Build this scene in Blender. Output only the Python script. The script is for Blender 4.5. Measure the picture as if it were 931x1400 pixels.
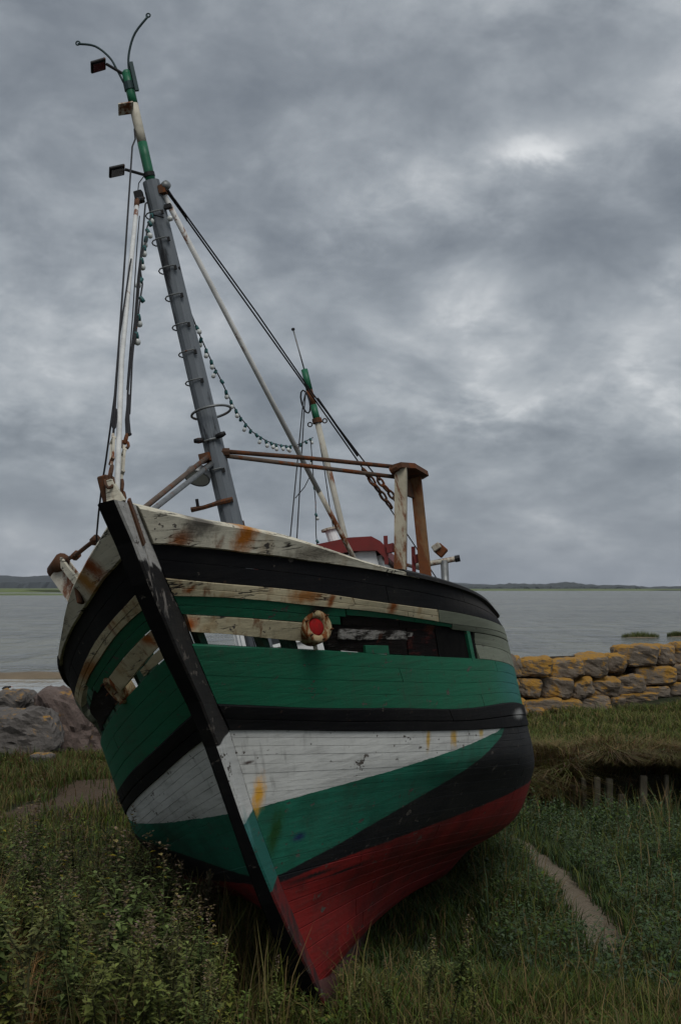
import bpy, bmesh, math, random
import numpy as np
from mathutils import Matrix, Vector
for o in list(bpy.data.objects): bpy.data.objects.remove(o)
scene=bpy.context.scene; COL=scene.collection
rad=math.radians; random.seed(7); rng=np.random.default_rng(11)

# ------------------------------------------------------------ camera
cam=bpy.data.cameras.new('camera'); camo=bpy.data.objects.new('camera',cam); COL.objects.link(camo)
camo.location=(0,0,2.6); camo.rotation_euler=(rad(93.022),0,0)
cam.sensor_width=36; cam.sensor_height=36; cam.lens=50.17; cam.clip_start=.1; cam.clip_end=30000
scene.camera=camo
scene.render.resolution_x=680; scene.render.resolution_y=1024

# ------------------------------------------------------------ node helper
class NT:
    def __init__(s,tree): s.t=tree; s.L=tree.links
    def n(s,typ,props=None,**inp):
        d=s.t.nodes.new(typ)
        for k,v in (props or {}).items(): setattr(d,k,v)
        for k,v in inp.items():
            k2=int(k[1:]) if k[0]=='i' and k[1:].isdigit() else k.replace('_',' ')
            s.put(d.inputs[k2],v)
        return d
    def put(s,sock,v):
        if isinstance(v,bpy.types.NodeSocket): s.L.new(v,sock)
        elif v is not None:
            if isinstance(v,(tuple,list)) and len(v)==3 and sock.type=='RGBA': v=(*v,1)
            sock.default_value=v
    def m(s,op,a,b=None,c=None,clamp=False):
        d=s.n('ShaderNodeMath',{'operation':op,'use_clamp':clamp},i0=a)
        if b is not None: s.put(d.inputs[1],b)
        if c is not None: s.put(d.inputs[2],c)
        return d.outputs[0]
    def ss(s,x,a,b):  # smoothstep 0..1
        d=s.n('ShaderNodeMapRange',{'interpolation_type':'SMOOTHSTEP'},Value=x,From_Min=a,From_Max=b); return d.outputs[0]
    def mix(s,f,a,b,mode='MIX'):
        d=s.n('ShaderNodeMix',{'data_type':'RGBA','blend_type':mode}); s.put(d.inputs[0],f); s.put(d.inputs[6],a); s.put(d.inputs[7],b); return d.outputs[2]
    def noise(s,vec,scale,detail=5,rough=.55,dist=0.,dim='3D'):
        d=s.n('ShaderNodeTexNoise',{'noise_dimensions':dim},Vector=vec,Scale=scale,Detail=detail,Roughness=rough,Distortion=dist); return d.outputs[0]
    def map(s,vec,scale=(1,1,1),loc=(0,0,0),rot=(0,0,0)):
        return s.n('ShaderNodeMapping',None,Vector=vec,Scale=scale,Location=loc,Rotation=rot).outputs[0]
    def ramp(s,f,stops,interp='LINEAR'):
        d=s.n('ShaderNodeValToRGB',None,Fac=f); e=d.color_ramp; e.interpolation=interp
        while len(e.elements)<len(stops): e.elements.new(.5)
        for el,(p,c) in zip(e.elements,stops): el.position=p; el.color=(*c,1) if len(c)==3 else c
        return d.outputs[0]
    def curve(s,f,pts):
        d=s.n('ShaderNodeFloatCurve',None,Value=f); c=d.mapping.curves[0]
        while len(c.points)<len(pts): c.points.new(.5,.5)
        for p,(x,y) in zip(c.points,pts): p.location=(x,y); p.handle_type='VECTOR'
        d.mapping.update(); return d.outputs[0]

# ------------------------------------------------------------ sky and light
SKYLOC=(-4,7,0)
CLOUDS=[(520,370,190,75,12,-.10),(820,260,210,70,20,-.06),(600,60,220,90,0,-.035),(762,190,60,24,8,.12),(650,410,85,45,30,.10),(790,520,180,60,8,.07),(645,545,60,28,0,.09),(130,330,140,120,0,.045),(15,630,80,55,0,-.085),(925,355,40,35,0,.06),(230,140,260,120,0,.03),(880,470,60,40,0,.04),(300,560,160,80,0,.01),(860,30,120,50,0,-.03)]
SUN_EL,SUN_AZ=rad(56),rad(165)      # azimuth clockwise from +Y
w=bpy.data.worlds.new('World'); scene.world=w; w.use_nodes=True
W=NT(w.node_tree); w.node_tree.nodes.clear()
sky=W.n('ShaderNodeTexSky',{'sky_type':'NISHITA','sun_disc':False,'sun_elevation':SUN_EL,'sun_rotation':SUN_AZ})
bg1=W.n('ShaderNodeBackground',None,Color=sky.outputs[0],Strength=.1)
d=W.n('ShaderNodeTexCoord').outputs['Generated']
sp=W.n('ShaderNodeSeparateXYZ',None,Vector=d)
zz=W.m('MAXIMUM',sp.outputs[2],0.); zp=W.m('ADD',zz,.42)
pv=W.n('ShaderNodeCombineXYZ',None,X=W.m('DIVIDE',sp.outputs[0],zp),Y=W.m('DIVIDE',sp.outputs[1],zp),Z=0.).outputs[0]
big=W.noise(W.map(pv,(1.0,.9,1),SKYLOC,(0,0,rad(-28))),1.9,2,.5,.15)
mid=W.noise(W.map(pv,(1.0,.95,1),(SKYLOC[0]+2.6,SKYLOC[1]+.2,3),(0,0,rad(-20))),5.2,6,.55,.25)
fine=W.noise(W.map(pv,(1,1.,1),(7,3,1),(0,0,rad(-14))),13.,7,.60,.25)
v=W.m('ADD',W.m('MULTIPLY',big,.36),W.m('ADD',W.m('MULTIPLY',mid,.46),W.m('MULTIPLY',fine,.18)))
# larger cloud masses: direction (x/y, z/y), half sizes, tilt, weight
yy=W.m('MAXIMUM',sp.outputs[1],.05); az=W.m('DIVIDE',sp.outputs[0],yy); el=W.m('DIVIDE',sp.outputs[2],yy)
dv_=W.n('ShaderNodeCombineXYZ',None,X=W.m('MULTIPLY_ADD',mid,.10,W.m('ADD',az,-.05)),Y=W.m('MULTIPLY_ADD',fine,.06,W.m('ADD',el,-.03)),Z=0.).outputs[0]
for (px,py,rx,ry,rot,wt) in CLOUDS:
    cx,cy=(px-465.5)/1951,(803-py)/1951; c,s_=math.cos(rad(rot)),math.sin(rad(rot)); ax,ay=rx/1951,ry/1951
    g=W.map(W.map(dv_,(1,1,1),(-cx,-cy,0)),(1/ax,1/ay,1),(0,0,0))
    if rot: g=W.map(W.map(W.map(dv_,(1,1,1),(-cx,-cy,0)),(1,1,1),(0,0,0),(0,0,rad(-rot))),(1/ax,1/ay,1))
    q=W.n('ShaderNodeVectorMath',{'operation':'LENGTH'},i0=g).outputs['Value']; k=W.m('POWER',2.718,W.m('MULTIPLY',W.m('MULTIPLY',q,q),-1.))
    v=W.m('MULTIPLY_ADD',k,wt,v)
cl=W.ramp(v,[(.37,(.150,.170,.195)),(.44,(.203,.226,.252)),(.50,(.272,.297,.324)),(.56,(.365,.388,.412)),(.66,(.62,.635,.645))])
hz=W.ss(sp.outputs[2],.0,.13)
cl=W.mix(hz,W.mix(.55,cl,(.215,.24,.285)),cl)
cl=W.mix(1.,cl,W.ramp(sp.outputs[2],[(.40,(1,1,1)),(1.,(1.55,1.55,1.55))]),'MULTIPLY')   # overcast sky brightens towards the zenith
below=W.ss(sp.outputs[2],-.02,.0)
cl=W.mix(below,(.08,.085,.08),cl)
bg2=W.n('ShaderNodeBackground',None,Color=cl,Strength=1.0)
mx=W.n('ShaderNodeMixShader',None,Fac=.96); W.L.new(bg1.outputs[0],mx.inputs[1]); W.L.new(bg2.outputs[0],mx.inputs[2])
W.L.new(mx.outputs[0],W.n('ShaderNodeOutputWorld').inputs[0])
sun=bpy.data.lights.new('sun','SUN'); sun.energy=1.4; sun.angle=rad(30); sun.color=(1,.97,.92)
suno=bpy.data.objects.new('sun',sun); COL.objects.link(suno)
sd=Vector((math.sin(SUN_AZ)*math.cos(SUN_EL),math.cos(SUN_AZ)*math.cos(SUN_EL),math.sin(SUN_EL)))
suno.rotation_euler=sd.to_track_quat('Z','Y').to_euler(); suno.location=(20,5,25)
vs=scene.view_settings; vs.view_transform='Standard'; vs.look='None'; vs.exposure=.27; vs.gamma=1; vs.use_curve_mapping=False
scene.render.engine='CYCLES'

# ------------------------------------------------------------ object helpers
def tag(o,label=None,cat=None,group=None,kind=None):
    for k,v in (('label',label),('category',cat),('group',group),('kind',kind)):
        if v: o[k]=v
    return o
def empty(name,loc=(0,0,0),mat=None):
    o=bpy.data.objects.new(name,None); COL.objects.link(o)
    if mat is not None: o.matrix_world=mat
    else: o.location=loc
    o.empty_display_size=.1
    return o
def link(name,me,parent=None):
    o=bpy.data.objects.new(name,me); COL.objects.link(o)
    if parent is not None: o.parent=parent
    return o
class MB:
    def __init__(s): s.v=[]; s.f=[]; s.mi=[]
    def add(s,vs,fs,mi=0):
        k=len(s.v); s.v+= [tuple(map(float,p)) for p in vs]; s.f+=[tuple(i+k for i in f) for f in fs]; s.mi+=[mi]*len(fs); return s
    def box(s,c,size,M=None,mi=0):
        x,y,z=[a/2 for a in size]; P=[Vector(p) for p in ((-x,-y,-z),(x,-y,-z),(x,y,-z),(-x,y,-z),(-x,-y,z),(x,-y,z),(x,y,z),(-x,y,z))]
        if M is not None: P=[M@p for p in P]
        c=Vector(c); return s.add([p+c for p in P],[(3,2,1,0),(4,5,6,7),(0,1,5,4),(1,2,6,5),(2,3,7,6),(3,0,4,7)],mi)
    def bar(s,a,b,wx,wy,up=(0,0,1),wx2=None,wy2=None,mi=0):   # tapered square bar a->b
        a,b=Vector(a),Vector(b); d=(b-a).normalized(); x=d.cross(Vector(up))
        if x.length<1e-4: x=d.cross(Vector((1,0,0)))
        x.normalize(); y=d.cross(x); wx2=wx2 or wx; wy2=wy2 or wy
        P=[a+x*i*wx/2+y*j*wy/2 for i,j in ((-1,-1),(1,-1),(1,1),(-1,1))]+[b+x*i*wx2/2+y*j*wy2/2 for i,j in ((-1,-1),(1,-1),(1,1),(-1,1))]
        return s.add(P,[(3,2,1,0),(4,5,6,7),(0,1,5,4),(1,2,6,5),(2,3,7,6),(3,0,4,7)],mi)
    def tube(s,pts,r,n=8,cap=True,mi=0,closed=False):
        pts=[Vector(p) for p in pts]; m=len(pts); rr=r if isinstance(r,(list,tuple)) else [r]*m
        V=[];F=[]; ref=None
        for i,p in enumerate(pts):
            a=pts[i-1] if i or closed else p; b=pts[(i+1)%m] if i<m-1 or closed else p
            d=(b-a).normalized()
            if ref is None:
                ref=d.cross(Vector((0,0,1)))
                if ref.length<.05: ref=d.cross(Vector((0,1,0)))
            ref=(ref-d*ref.dot(d)).normalized(); q=d.cross(ref)
            for k in range(n):
                t=2*math.pi*k/n; V.append(p+(ref*math.cos(t)+q*math.sin(t))*rr[i])
        for i in range(m if closed else m-1):
            for k in range(n):
                i2=(i+1)%m; F.append((i*n+k,i*n+(k+1)%n,i2*n+(k+1)%n,i2*n+k))
        if cap and not closed: F+=[tuple(range(n))[::-1],tuple((m-1)*n+k for k in range(n))]
        return s.add(V,F,mi)
    def lathe(s,c,axis,prof,n=16,mi=0):   # prof: (r, h) along axis
        c=Vector(c); d=Vector(axis).normalized(); x=d.orthogonal().normalized(); y=d.cross(x); V=[];F=[]
        for r,h in prof:
            for k in range(n):
                t=2*math.pi*k/n; V.append(c+d*h+(x*math.cos(t)+y*math.sin(t))*max(r,1e-4))
        for i in range(len(prof)-1):
            for k in range(n): F.append((i*n+k,i*n+(k+1)%n,(i+1)*n+(k+1)%n,(i+1)*n+k))
        return s.add(V,F,mi)
    def mesh(s,name,mats,smooth=False,bevel=0):
        me=bpy.data.meshes.new(name); me.from_pydata(s.v,[],s.f)
        for m in (mats if isinstance(mats,(list,tuple)) else [mats]): me.materials.append(m)
        bm=bmesh.new(); bm.from_mesh(me)
        for f,mi in zip(bm.faces,s.mi): f.material_index=mi; f.smooth=smooth
        bmesh.ops.recalc_face_normals(bm,faces=bm.faces)
        if bevel:
            bmesh.ops.bevel(bm,geom=[e for e in bm.edges if len(e.link_faces)==2 and e.calc_face_angle(0)>.6],offset=bevel,segments=1,affect='EDGES')
        bm.to_mesh(me); bm.free(); me.update()
        return me
    def build(s,name,mats,parent=None,smooth=False,bevel=0): return link(name,s.mesh(name,mats,smooth,bevel),parent)
def pymesh(name,V,F,mat,smooth=False):
    me=bpy.data.meshes.new(name); me.from_pydata(V,[],F)
    for m in (mat if isinstance(mat,(list,tuple)) else [mat]): me.materials.append(m)
    if smooth: me.polygons.foreach_set('use_smooth',[True]*len(me.polygons))
    me.update(); return me
def npmesh(name,V,tris,mat,col=None):
    """fast triangle mesh from numpy arrays; col = per-vertex rgb"""
    me=bpy.data.meshes.new(name); nv,nt=len(V),len(tris)
    me.vertices.add(nv); me.vertices.foreach_set('co',np.asarray(V,np.float32).ravel())
    me.loops.add(nt*3); me.loops.foreach_set('vertex_index',np.asarray(tris,np.int32).ravel())
    me.polygons.add(nt); me.polygons.foreach_set('loop_start',np.arange(0,nt*3,3,dtype=np.int32))
    me.update(calc_edges=True)
    if col is not None:
        a=me.color_attributes.new('tint','FLOAT_COLOR','POINT'); a.data.foreach_set('color',np.c_[col,np.ones(nv)].astype(np.float32).ravel())
    me.materials.append(mat); return me
F_PX=1951.1; CAMP=rad(3.022)
def at(px,py,dep):      # photo pixel + distance along the view's ground direction (world y) -> world point
    dx=(px-465.5)/F_PX; dy=(700-py)/F_PX; vy=math.cos(CAMP)-dy*math.sin(CAMP); vz=math.sin(CAMP)+dy*math.cos(CAMP)
    k=dep/vy; return Vector((dx*k,dep,2.6+vz*k))

# ------------------------------------------------------------ materials
def new_mat(name):
    m=bpy.data.materials.new(name); m.use_nodes=True; m.node_tree.nodes.clear(); t=NT(m.node_tree)
    return m,t
def finish(t,col,rough=.7,bump=None,bstr=.3,bdist=.01,metal=0.,spec=.3,**kw):
    b=t.n('ShaderNodeBsdfPrincipled',None,Base_Color=col,Roughness=rough,Metallic=metal); b.inputs['Specular IOR Level'].default_value=spec
    for k,v in kw.items(): t.put(b.inputs[k.replace('_',' ')],v)
    if bump is not None:
        t.put(b.inputs['Normal'],t.n('ShaderNodeBump',None,Strength=bstr,Distance=bdist,Height=bump).outputs[0])
    t.L.new(b.outputs[0],t.n('ShaderNodeOutputMaterial').inputs[0]); return b
def objco(t): return t.n('ShaderNodeTexCoord').outputs['Object']
RUST=(.20,.062,.014); RUSTD=(.065,.022,.010); WOOD=(.075,.060,.048)
def spots(t,co,col,lst,nz):
    """stains with a place of their own: (x,z,rx,rz,colour[,side])"""
    for sp in lst:
        x,z,rx,rz,c=sp[:5]; side=sp[5] if len(sp)>5 else 0
        mv=t.map(co,(1/rx,0,1/rz),(-x/rx,0,-z/rz)); ln=t.n('ShaderNodeVectorMath',{'operation':'LENGTH'},i0=mv).outputs['Value']
        k=t.ss(t.m('ADD',ln,t.m('MULTIPLY_ADD',nz,1.5,-.75)),1.25,.15)
        if side:
            yy=t.n('ShaderNodeSeparateXYZ',None,Vector=co).outputs[1]; k=t.m('MULTIPLY',k,t.m('GREATER_THAN',t.m('MULTIPLY',yy,side),0.))
        col=t.mix(k,col,c)
    return col
def weather(t,co,col,rust=.3,chip=.3,dirt=.5,seams=True,spotlist=(),crack=0.):
    """paint weathered along the grain (boat x), chips to bare wood, rust runs down z"""
    g=t.noise(t.map(co,(2.2,6,34)),1.,6,.6)
    n1=t.noise(co,1.7,4,.6); n2=t.noise(t.map(co,(7,7,13)),1.,8,.68); n3=t.noise(t.map(co,(17,17,1.6)),1.,5,.6); nf=t.noise(co,38.,5,.65)
    col=t.mix(t.m('MULTIPLY',t.ss(n1,.35,.75),.35*dirt+.1),col,t.mix(.6,col,(.05,.048,.04)))
    col=t.mix(t.m('MULTIPLY',t.ss(g,.48,.72),.45*dirt),col,t.mix(.7,col,(.035,.03,.025)))
    rn=t.noise(t.map(co,(26,26,1.5),(1,2,3)),1.,4,.6); col=t.mix(t.m('MULTIPLY',t.m('MULTIPLY',t.ss(rn,.52,.70),t.ss(n1,.36,.6)),.55*dirt),col,t.mix(.75,col,(.045,.038,.03)))
    vd=t.n('ShaderNodeTexVoronoi',None,Vector=t.map(co,(1,.25,1)),Scale=7.,Randomness=.8).outputs['Distance']; col=t.mix(t.m('MULTIPLY',t.ss(vd,.062,.045),.7),col,(.045,.028,.020))
    sc=t.noise(t.map(co,(4,4,40),(5,0,1)),1.,6,.7); col=t.mix(t.m('MULTIPLY',t.m('MULTIPLY',t.ss(sc,.64,.72),t.ss(n1,.45,.65)),.5),col,(.16,.155,.145))
    if rust>.2: col=t.mix(t.m('MULTIPLY',t.ss(t.noise(t.map(co,(5,5,3),(3,1,2)),1.,6,.65),.50,.68),.75*rust),col,(.25,.145,.05))
    r=t.m('MULTIPLY',t.ss(n3,.66-.22*rust,.80-.16*rust),t.ss(t.noise(co,2.3,4,.6),.56-.2*rust,.68-.1*rust))
    col=t.mix(t.m('MULTIPLY',r,.85),col,t.mix(nf,RUSTD,RUST))
    k=t.m('ADD',n2,t.m('MULTIPLY_ADD',nf,.30,-.15)); c=t.ss(k,.74-.2*chip,.76-.2*chip)
    col=t.mix(c,col,t.mix(g,(.028,.022,.018),(.13,.115,.10)))
    if crack:
        vo=t.m('ABSOLUTE',t.m('SUBTRACT',t.noise(t.map(co,(1.6,1.6,17)),1.,5,.55,.4),.5))
        ck=t.m('MULTIPLY',t.ss(vo,.018,.006),t.ss(t.noise(co,4.1,4,.6),.52-.15*crack,.60)); col=t.mix(ck,col,(.03,.026,.022)); c=t.m('MAXIMUM',c,ck)
    st=t.m('MULTIPLY_ADD',nf,.45,t.m('MULTIPLY',t.noise(t.map(co,(30,30,2.2)),1.,4,.6),.55)); col=spots(t,co,col,spotlist,st)
    h=t.m('SUBTRACT',t.m('MULTIPLY_ADD',g,.6,t.m('MULTIPLY',nf,.25)),t.m('MULTIPLY',c,.5))
    return col,h
def paint(name,base,rust=.3,chip=.3,dirt=.5,rough=.62,spotlist=(),crack=0.,spec=.16):
    m,t=new_mat(name); co=objco(t); col,h=weather(t,co,base,rust,chip,dirt,spotlist=spotlist,crack=crack)
    finish(t,col,rough,h,.5,.014,spec=spec); return m
def plain(name,col,rough=.6,metal=0.,var=.35,scale=9.,rust=0.,spec=.3):
    m,t=new_mat(name); co=objco(t); n=t.noise(co,scale,6,.62); c=t.mix(t.m('MULTIPLY',t.ss(n,.35,.7),var),col,t.mix(.75,col,(.02,.018,.015)))
    if rust:
        k=t.noise(t.map(co,(1,1,.3)),scale*.8,8,.72); c=t.mix(t.ss(k,.62-.22*rust,.68-.18*rust),c,t.mix(t.noise(co,scale*4,4,.6),RUSTD,RUST))
    finish(t,c,rough,n,.3,.004,metal,spec); return m
# ------------------------------------------------------------ the boat: hull surface (x forward, y port, z up, metres)
T_ST=np.array([0,0.03,0.08,0.15,0.24,0.34,0.46,0.6,0.75,0.88,1])
X_END=-7.600
X_BOW=np.array([2.333,2.180,2.038,1.941,1.832,1.783,1.745,1.442,1.276,1.181,1.090,0.805,0.554,0.286])
Y_ST=np.array([[0.050,0.256,0.572,0.916,1.265,1.497,1.597,1.590,1.497,1.325,1.087],
 [0.050,0.269,0.577,0.951,1.295,1.511,1.592,1.601,1.511,1.333,1.086],
 [0.050,0.278,0.593,0.939,1.288,1.528,1.635,1.637,1.541,1.355,1.097],
 [0.050,0.297,0.603,0.939,1.273,1.518,1.640,1.640,1.539,1.348,1.086],
 [0.050,0.288,0.586,0.915,1.246,1.498,1.637,1.638,1.529,1.330,1.060],
 [0.050,0.257,0.543,0.889,1.228,1.489,1.638,1.632,1.516,1.313,1.038],
 [0.050,0.243,0.530,0.876,1.233,1.500,1.647,1.621,1.505,1.302,1.027],
 [0.050,0.245,0.527,0.879,1.242,1.514,1.637,1.621,1.506,1.287,0.983],
 [0.050,0.253,0.537,0.888,1.249,1.516,1.637,1.620,1.487,1.225,0.860],
 [0.050,0.243,0.524,0.866,1.224,1.492,1.627,1.614,1.434,1.087,0.612],
 [0.050,0.222,0.474,0.783,1.116,1.385,1.558,1.558,1.321,0.915,0.375],
 [0.050,0.186,0.382,0.623,0.888,1.122,1.307,1.314,1.094,0.730,0.253],
 [0.050,0.137,0.252,0.393,0.553,0.709,0.852,0.872,0.746,0.527,0.241],
 [0.050,0.106,0.169,0.240,0.317,0.395,0.467,0.504,0.473,0.394,0.285]])
Z_ST=np.array([[2.914,2.836,2.738,2.576,2.452,2.355,2.282,2.282,2.342,2.459,2.614],
 [2.739,2.689,2.614,2.528,2.429,2.351,2.294,2.321,2.391,2.490,2.620],
 [2.556,2.496,2.421,2.323,2.238,2.181,2.164,2.204,2.279,2.352,2.462],
 [2.469,2.418,2.338,2.259,2.161,2.112,2.098,2.123,2.176,2.253,2.360],
 [2.372,2.315,2.240,2.176,2.103,2.049,2.016,2.015,2.049,2.127,2.240],
 [2.278,2.223,2.140,2.091,2.032,1.976,1.923,1.895,1.916,1.996,2.119],
 [2.206,2.160,2.095,2.011,1.934,1.880,1.824,1.774,1.797,1.889,2.026],
 [1.884,1.827,1.746,1.663,1.570,1.546,1.513,1.478,1.529,1.639,1.791],
 [1.732,1.681,1.601,1.508,1.417,1.357,1.327,1.322,1.377,1.497,1.663],
 [1.501,1.454,1.385,1.300,1.214,1.141,1.097,1.094,1.120,1.163,1.212],
 [1.272,1.238,1.191,1.128,1.053,0.978,0.917,0.904,0.943,0.993,1.046],
 [0.847,0.833,0.810,0.773,0.718,0.648,0.573,0.552,0.586,0.628,0.671],
 [0.544,0.549,0.551,0.543,0.519,0.471,0.397,0.356,0.360,0.374,0.391],
 [0.189,0.209,0.229,0.245,0.255,0.237,0.190,0.103,0.050,0.022,0.006]])
BOAT_ROT=[[-0.135,0.965,-0.224],
 [-0.988,-0.113,0.109],
 [0.080,0.236,0.968]]
BOAT_LOC=(-0.1188,9.2375,0.0000)

X_BOW=np.append(X_BOW,.17); Y_ST=np.vstack([Y_ST,np.full(11,.062)]); Y_ST[:,0]=.05
Z_ST=np.vstack([Z_ST,np.minimum(.10,Z_ST[-1]-.07)])
NLEV=len(X_BOW)
def _m2():
    t=T_ST;n=len(t);h=np.diff(t);A=np.zeros((n,n));B=np.zeros((n,n));A[0,0]=A[-1,-1]=1
    for i in range(1,n-1):
        A[i,i-1]=h[i-1];A[i,i]=2*(h[i-1]+h[i]);A[i,i+1]=h[i]; B[i,i-1]=6/h[i-1];B[i,i]=-6/h[i-1]-6/h[i];B[i,i+1]=6/h[i]
    return np.linalg.solve(A,B)
M2=_m2(); XN=X_BOW[:,None]*(1-T_ST)+X_END*T_ST; NODES=np.stack([XN,Y_ST,Z_ST],-1)
def levels(ts):          # -> [level, sample, 3]
    ts=np.atleast_1d(ts).astype(float); i=np.clip(np.searchsorted(T_ST,ts)-1,0,len(T_ST)-2); h=np.diff(T_ST)[i]
    a=(T_ST[i+1]-ts)/h; b=1-a; O=np.zeros((len(ts),len(T_ST))); k=np.arange(len(ts))
    O[k,i]+=a; O[k,i+1]+=b; O+=((a**3-a)[:,None]*M2[i]+(b**3-b)[:,None]*M2[i+1])*(h**2)[:,None]/6
    return np.einsum('qi,jik->jqk',O,NODES)
def rows(D,wv):          # Catmull-Rom across levels at fractional level wv
    j=int(min(max(math.floor(wv),0),NLEV-2)); u=wv-j
    P=[D[min(max(j+k,0),NLEV-1)] for k in (-1,0,1,2)]
    if j<8 and j>0: return P[1]*(1-u)+P[2]*u if j<7 else .5*((2*P[1])+(-P[0]+P[2])*u+(2*P[0]-5*P[1]+4*P[2]-P[3])*u*u+(-P[0]+3*P[1]-3*P[2]+P[3])*u**3)
    return .5*((2*P[1])+(-P[0]+P[2])*u+(2*P[0]-5*P[1]+4*P[2]-P[3])*u*u+(-P[0]+3*P[1]-3*P[2]+P[3])*u**3) if j>=8 else P[1]*(1-u)+P[2]*u
def norm(v): return v/np.maximum(np.linalg.norm(v,axis=-1,keepdims=True),1e-9)
def tsamp(t0,t1):
    n=max(4,int((t1-t0)*75)+3); s=np.linspace(0,1,n)
    if t0<.02: s=s**1.3
    return t0+(t1-t0)*s
def hullpt(t,wv,off=0.,side=1):
    ts=np.array([max(t-.004,0),t,t+.004]); D=levels(ts); P=rows(D,wv); Q=rows(D,wv+.15)
    n=norm(np.cross(P[2]-P[0],Q[1]-P[1])); n=n if n[1]>0 else -n
    p=P[1]+n*off; return Vector((p[0],p[1]*side,p[2])), Vector((n[0],n[1]*side,n[2]))
def plank_geo(wa,wb,t0,t1,out=0.,thick=.035,gap=.0025,bev=.004,wob=.0,side=1,seed=0):
    ts=tsamp(t0,t1); D=levels(ts); A=rows(D,wa); B=rows(D,wb); Mi=rows(D,(wa+wb)/2)
    tang=norm(np.gradient(Mi,axis=0)); d=norm(B-A); n=norm(np.cross(tang,d)); n[n[:,1]<0]*=-1
    n=np.where((n[:,1]>0)[:,None],n,-n); L=len(ts); r=np.random.default_rng(seed)
    def nz():
        if wob<=0: return np.zeros((L,1))
        x=np.linspace(0,L*.55,L); f=sum(np.sin(x*k+r.uniform(0,6))/k for k in (1,2.3,4.1)); return (wob*f)[:,None]
    A=A+d*(gap+np.abs(nz())); B=B-d*(gap+np.abs(nz())); Mi=(Mi*.6+(A+B)*.2)
    P=[A-n*thick,A+n*(out-bev),A+d*bev+n*out,Mi+n*(out+.0003),B-d*bev+n*out,B+n*(out-bev),B-n*thick]
    K=len(P); V=np.stack(P,1).reshape(-1,3).copy(); V[:,1]*=side; Fs=[]
    for i in range(L-1):
        for k in range(K):
            k2=(k+1)%K; f=(i*K+k,i*K+k2,(i+1)*K+k2,(i+1)*K+k); Fs.append(f)
    Fs+=[tuple(range(K))[::-1],tuple((L-1)*K+k for k in range(K))]
    return V.tolist(),Fs
BOATM=Matrix([list(r)+[l] for r,l in zip(BOAT_ROT,BOAT_LOC)]+[[0,0,0,1]])
# keep the basis orthonormal
q=BOATM.to_quaternion(); BOATM=Matrix.Translation(BOAT_LOC)@q.to_matrix().to_4x4()

# paints (base colours of the paint itself)
GREEN=(.012,.118,.062); TEAL=(.016,.138,.088); BLACK=(.0075,.0075,.0085); CREAM=(.47,.41,.27); WHITE=(.50,.505,.48); RED=(.205,.013,.012); GREY_GREEN=(.155,.17,.125)
ORS=(.30,.115,.02); YEL=(.42,.24,.045)
M_bow=paint('bow_white_paint',(.56,.525,.42),.5,.62,.55,.75,[(2.07,2.73,.07,.06,RUST,1),(1.72,2.72,.085,.13,(.30,.10,.012),1),(1.66,2.80,.09,.06,(.42,.19,.03),1),(1.84,2.74,.10,.12,(.22,.055,.012),-1),(1.68,2.70,.10,.16,(.33,.16,.04),-1),(2.0,2.80,.12,.10,(.10,.09,.075),1),(1.2,2.60,.3,.05,(.20,.18,.14),1)],.9)
M_cream=paint('cream_paint',CREAM,.72,.52,.55,.7,[(1.90,2.48,.028,.022,RUST,1),(1.185,2.38,.16,.05,(.26,.11,.03),1),(.97,2.345,.035,.06,RUST,1),(.352,2.28,.06,.07,RUST,1),(1.79,2.31,.045,.05,(.30,.075,.012),1),(1.63,2.31,.07,.06,(.26,.08,.015),-1),(.75,2.30,.4,.07,(.24,.10,.025),-1)],.5)
M_black=paint('black_paint',BLACK,.0,.42,.3,.75,[(-2.25,1.44,.34,.045,(.24,.24,.23),1),(-1.7,2.30,1.2,.10,(.05,.046,.042),1)],spec=.08)
M_rail=paint('weathered_black_paint',(.020,.019,.019),.1,.5,.3,.7)
M_green=paint('green_paint',GREEN,.0,.50,.75,.7,[(-2.4,1.70,.9,.30,(.022,.135,.118)),(1.02,2.31,.13,.07,(.012,.012,.012),1)])
M_green2=paint('worn_green_paint',GREEN,.12,.55,.7,.6)
M_gg=paint('grey_green_paint',GREY_GREEN,.05,.5,.5,.65)
def rotten(name,dark,light,lo,hi):
    m,t=new_mat(name); co=objco(t); g=t.noise(t.map(co,(3.,9,60)),1.,7,.7,.3); b=t.noise(t.map(co,(5,5,16)),1.,7,.68); f=t.noise(co,45.,5,.65)
    col=t.mix(t.ss(t.m('MULTIPLY_ADD',g,.45,t.m('MULTIPLY',b,.55)),lo,hi),dark,light); col=t.mix(t.ss(f,.5,.75),col,(.012,.009,.008)); col=t.mix(t.ss(t.noise(co,5.,5,.6),.60,.70),col,(.07,.022,.012))
    finish(t,col,.9,t.m('ADD',g,b),.9,.03,spec=.1); return m
M_rot=rotten('rotten_bare_wood',(.012,.009,.008),(.11,.10,.09),.55,.70); M_rot2=rotten('rotten_painted_wood',(.020,.016,.014),(.38,.36,.33),.46,.56)
M_galleg2=plain('stained_white_paint',(.40,.38,.32),.7,0,.5,4.,.25)
M_galleg=plain('rusted_olive_paint',(.40,.36,.27),.75,0,.55,5.,.5)
M_rotred=rotten('rotten_red_wood',(.010,.007,.007),(.07,.014,.012),.5,.62)
M_void=plain('opening_shade_black',(.006,.006,.006),.95,spec=.05)  # near-black colour standing in for shade inside the bulwark opening
M_dark=plain('dark_timber',(.018,.016,.014),.85)
M_stanch=paint('stanchion_paint',(.018,.06,.042),.3,.6,.7,.8)
M_deck=plain('deck_boards',(.12,.11,.095),.85,scale=4.)
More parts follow.
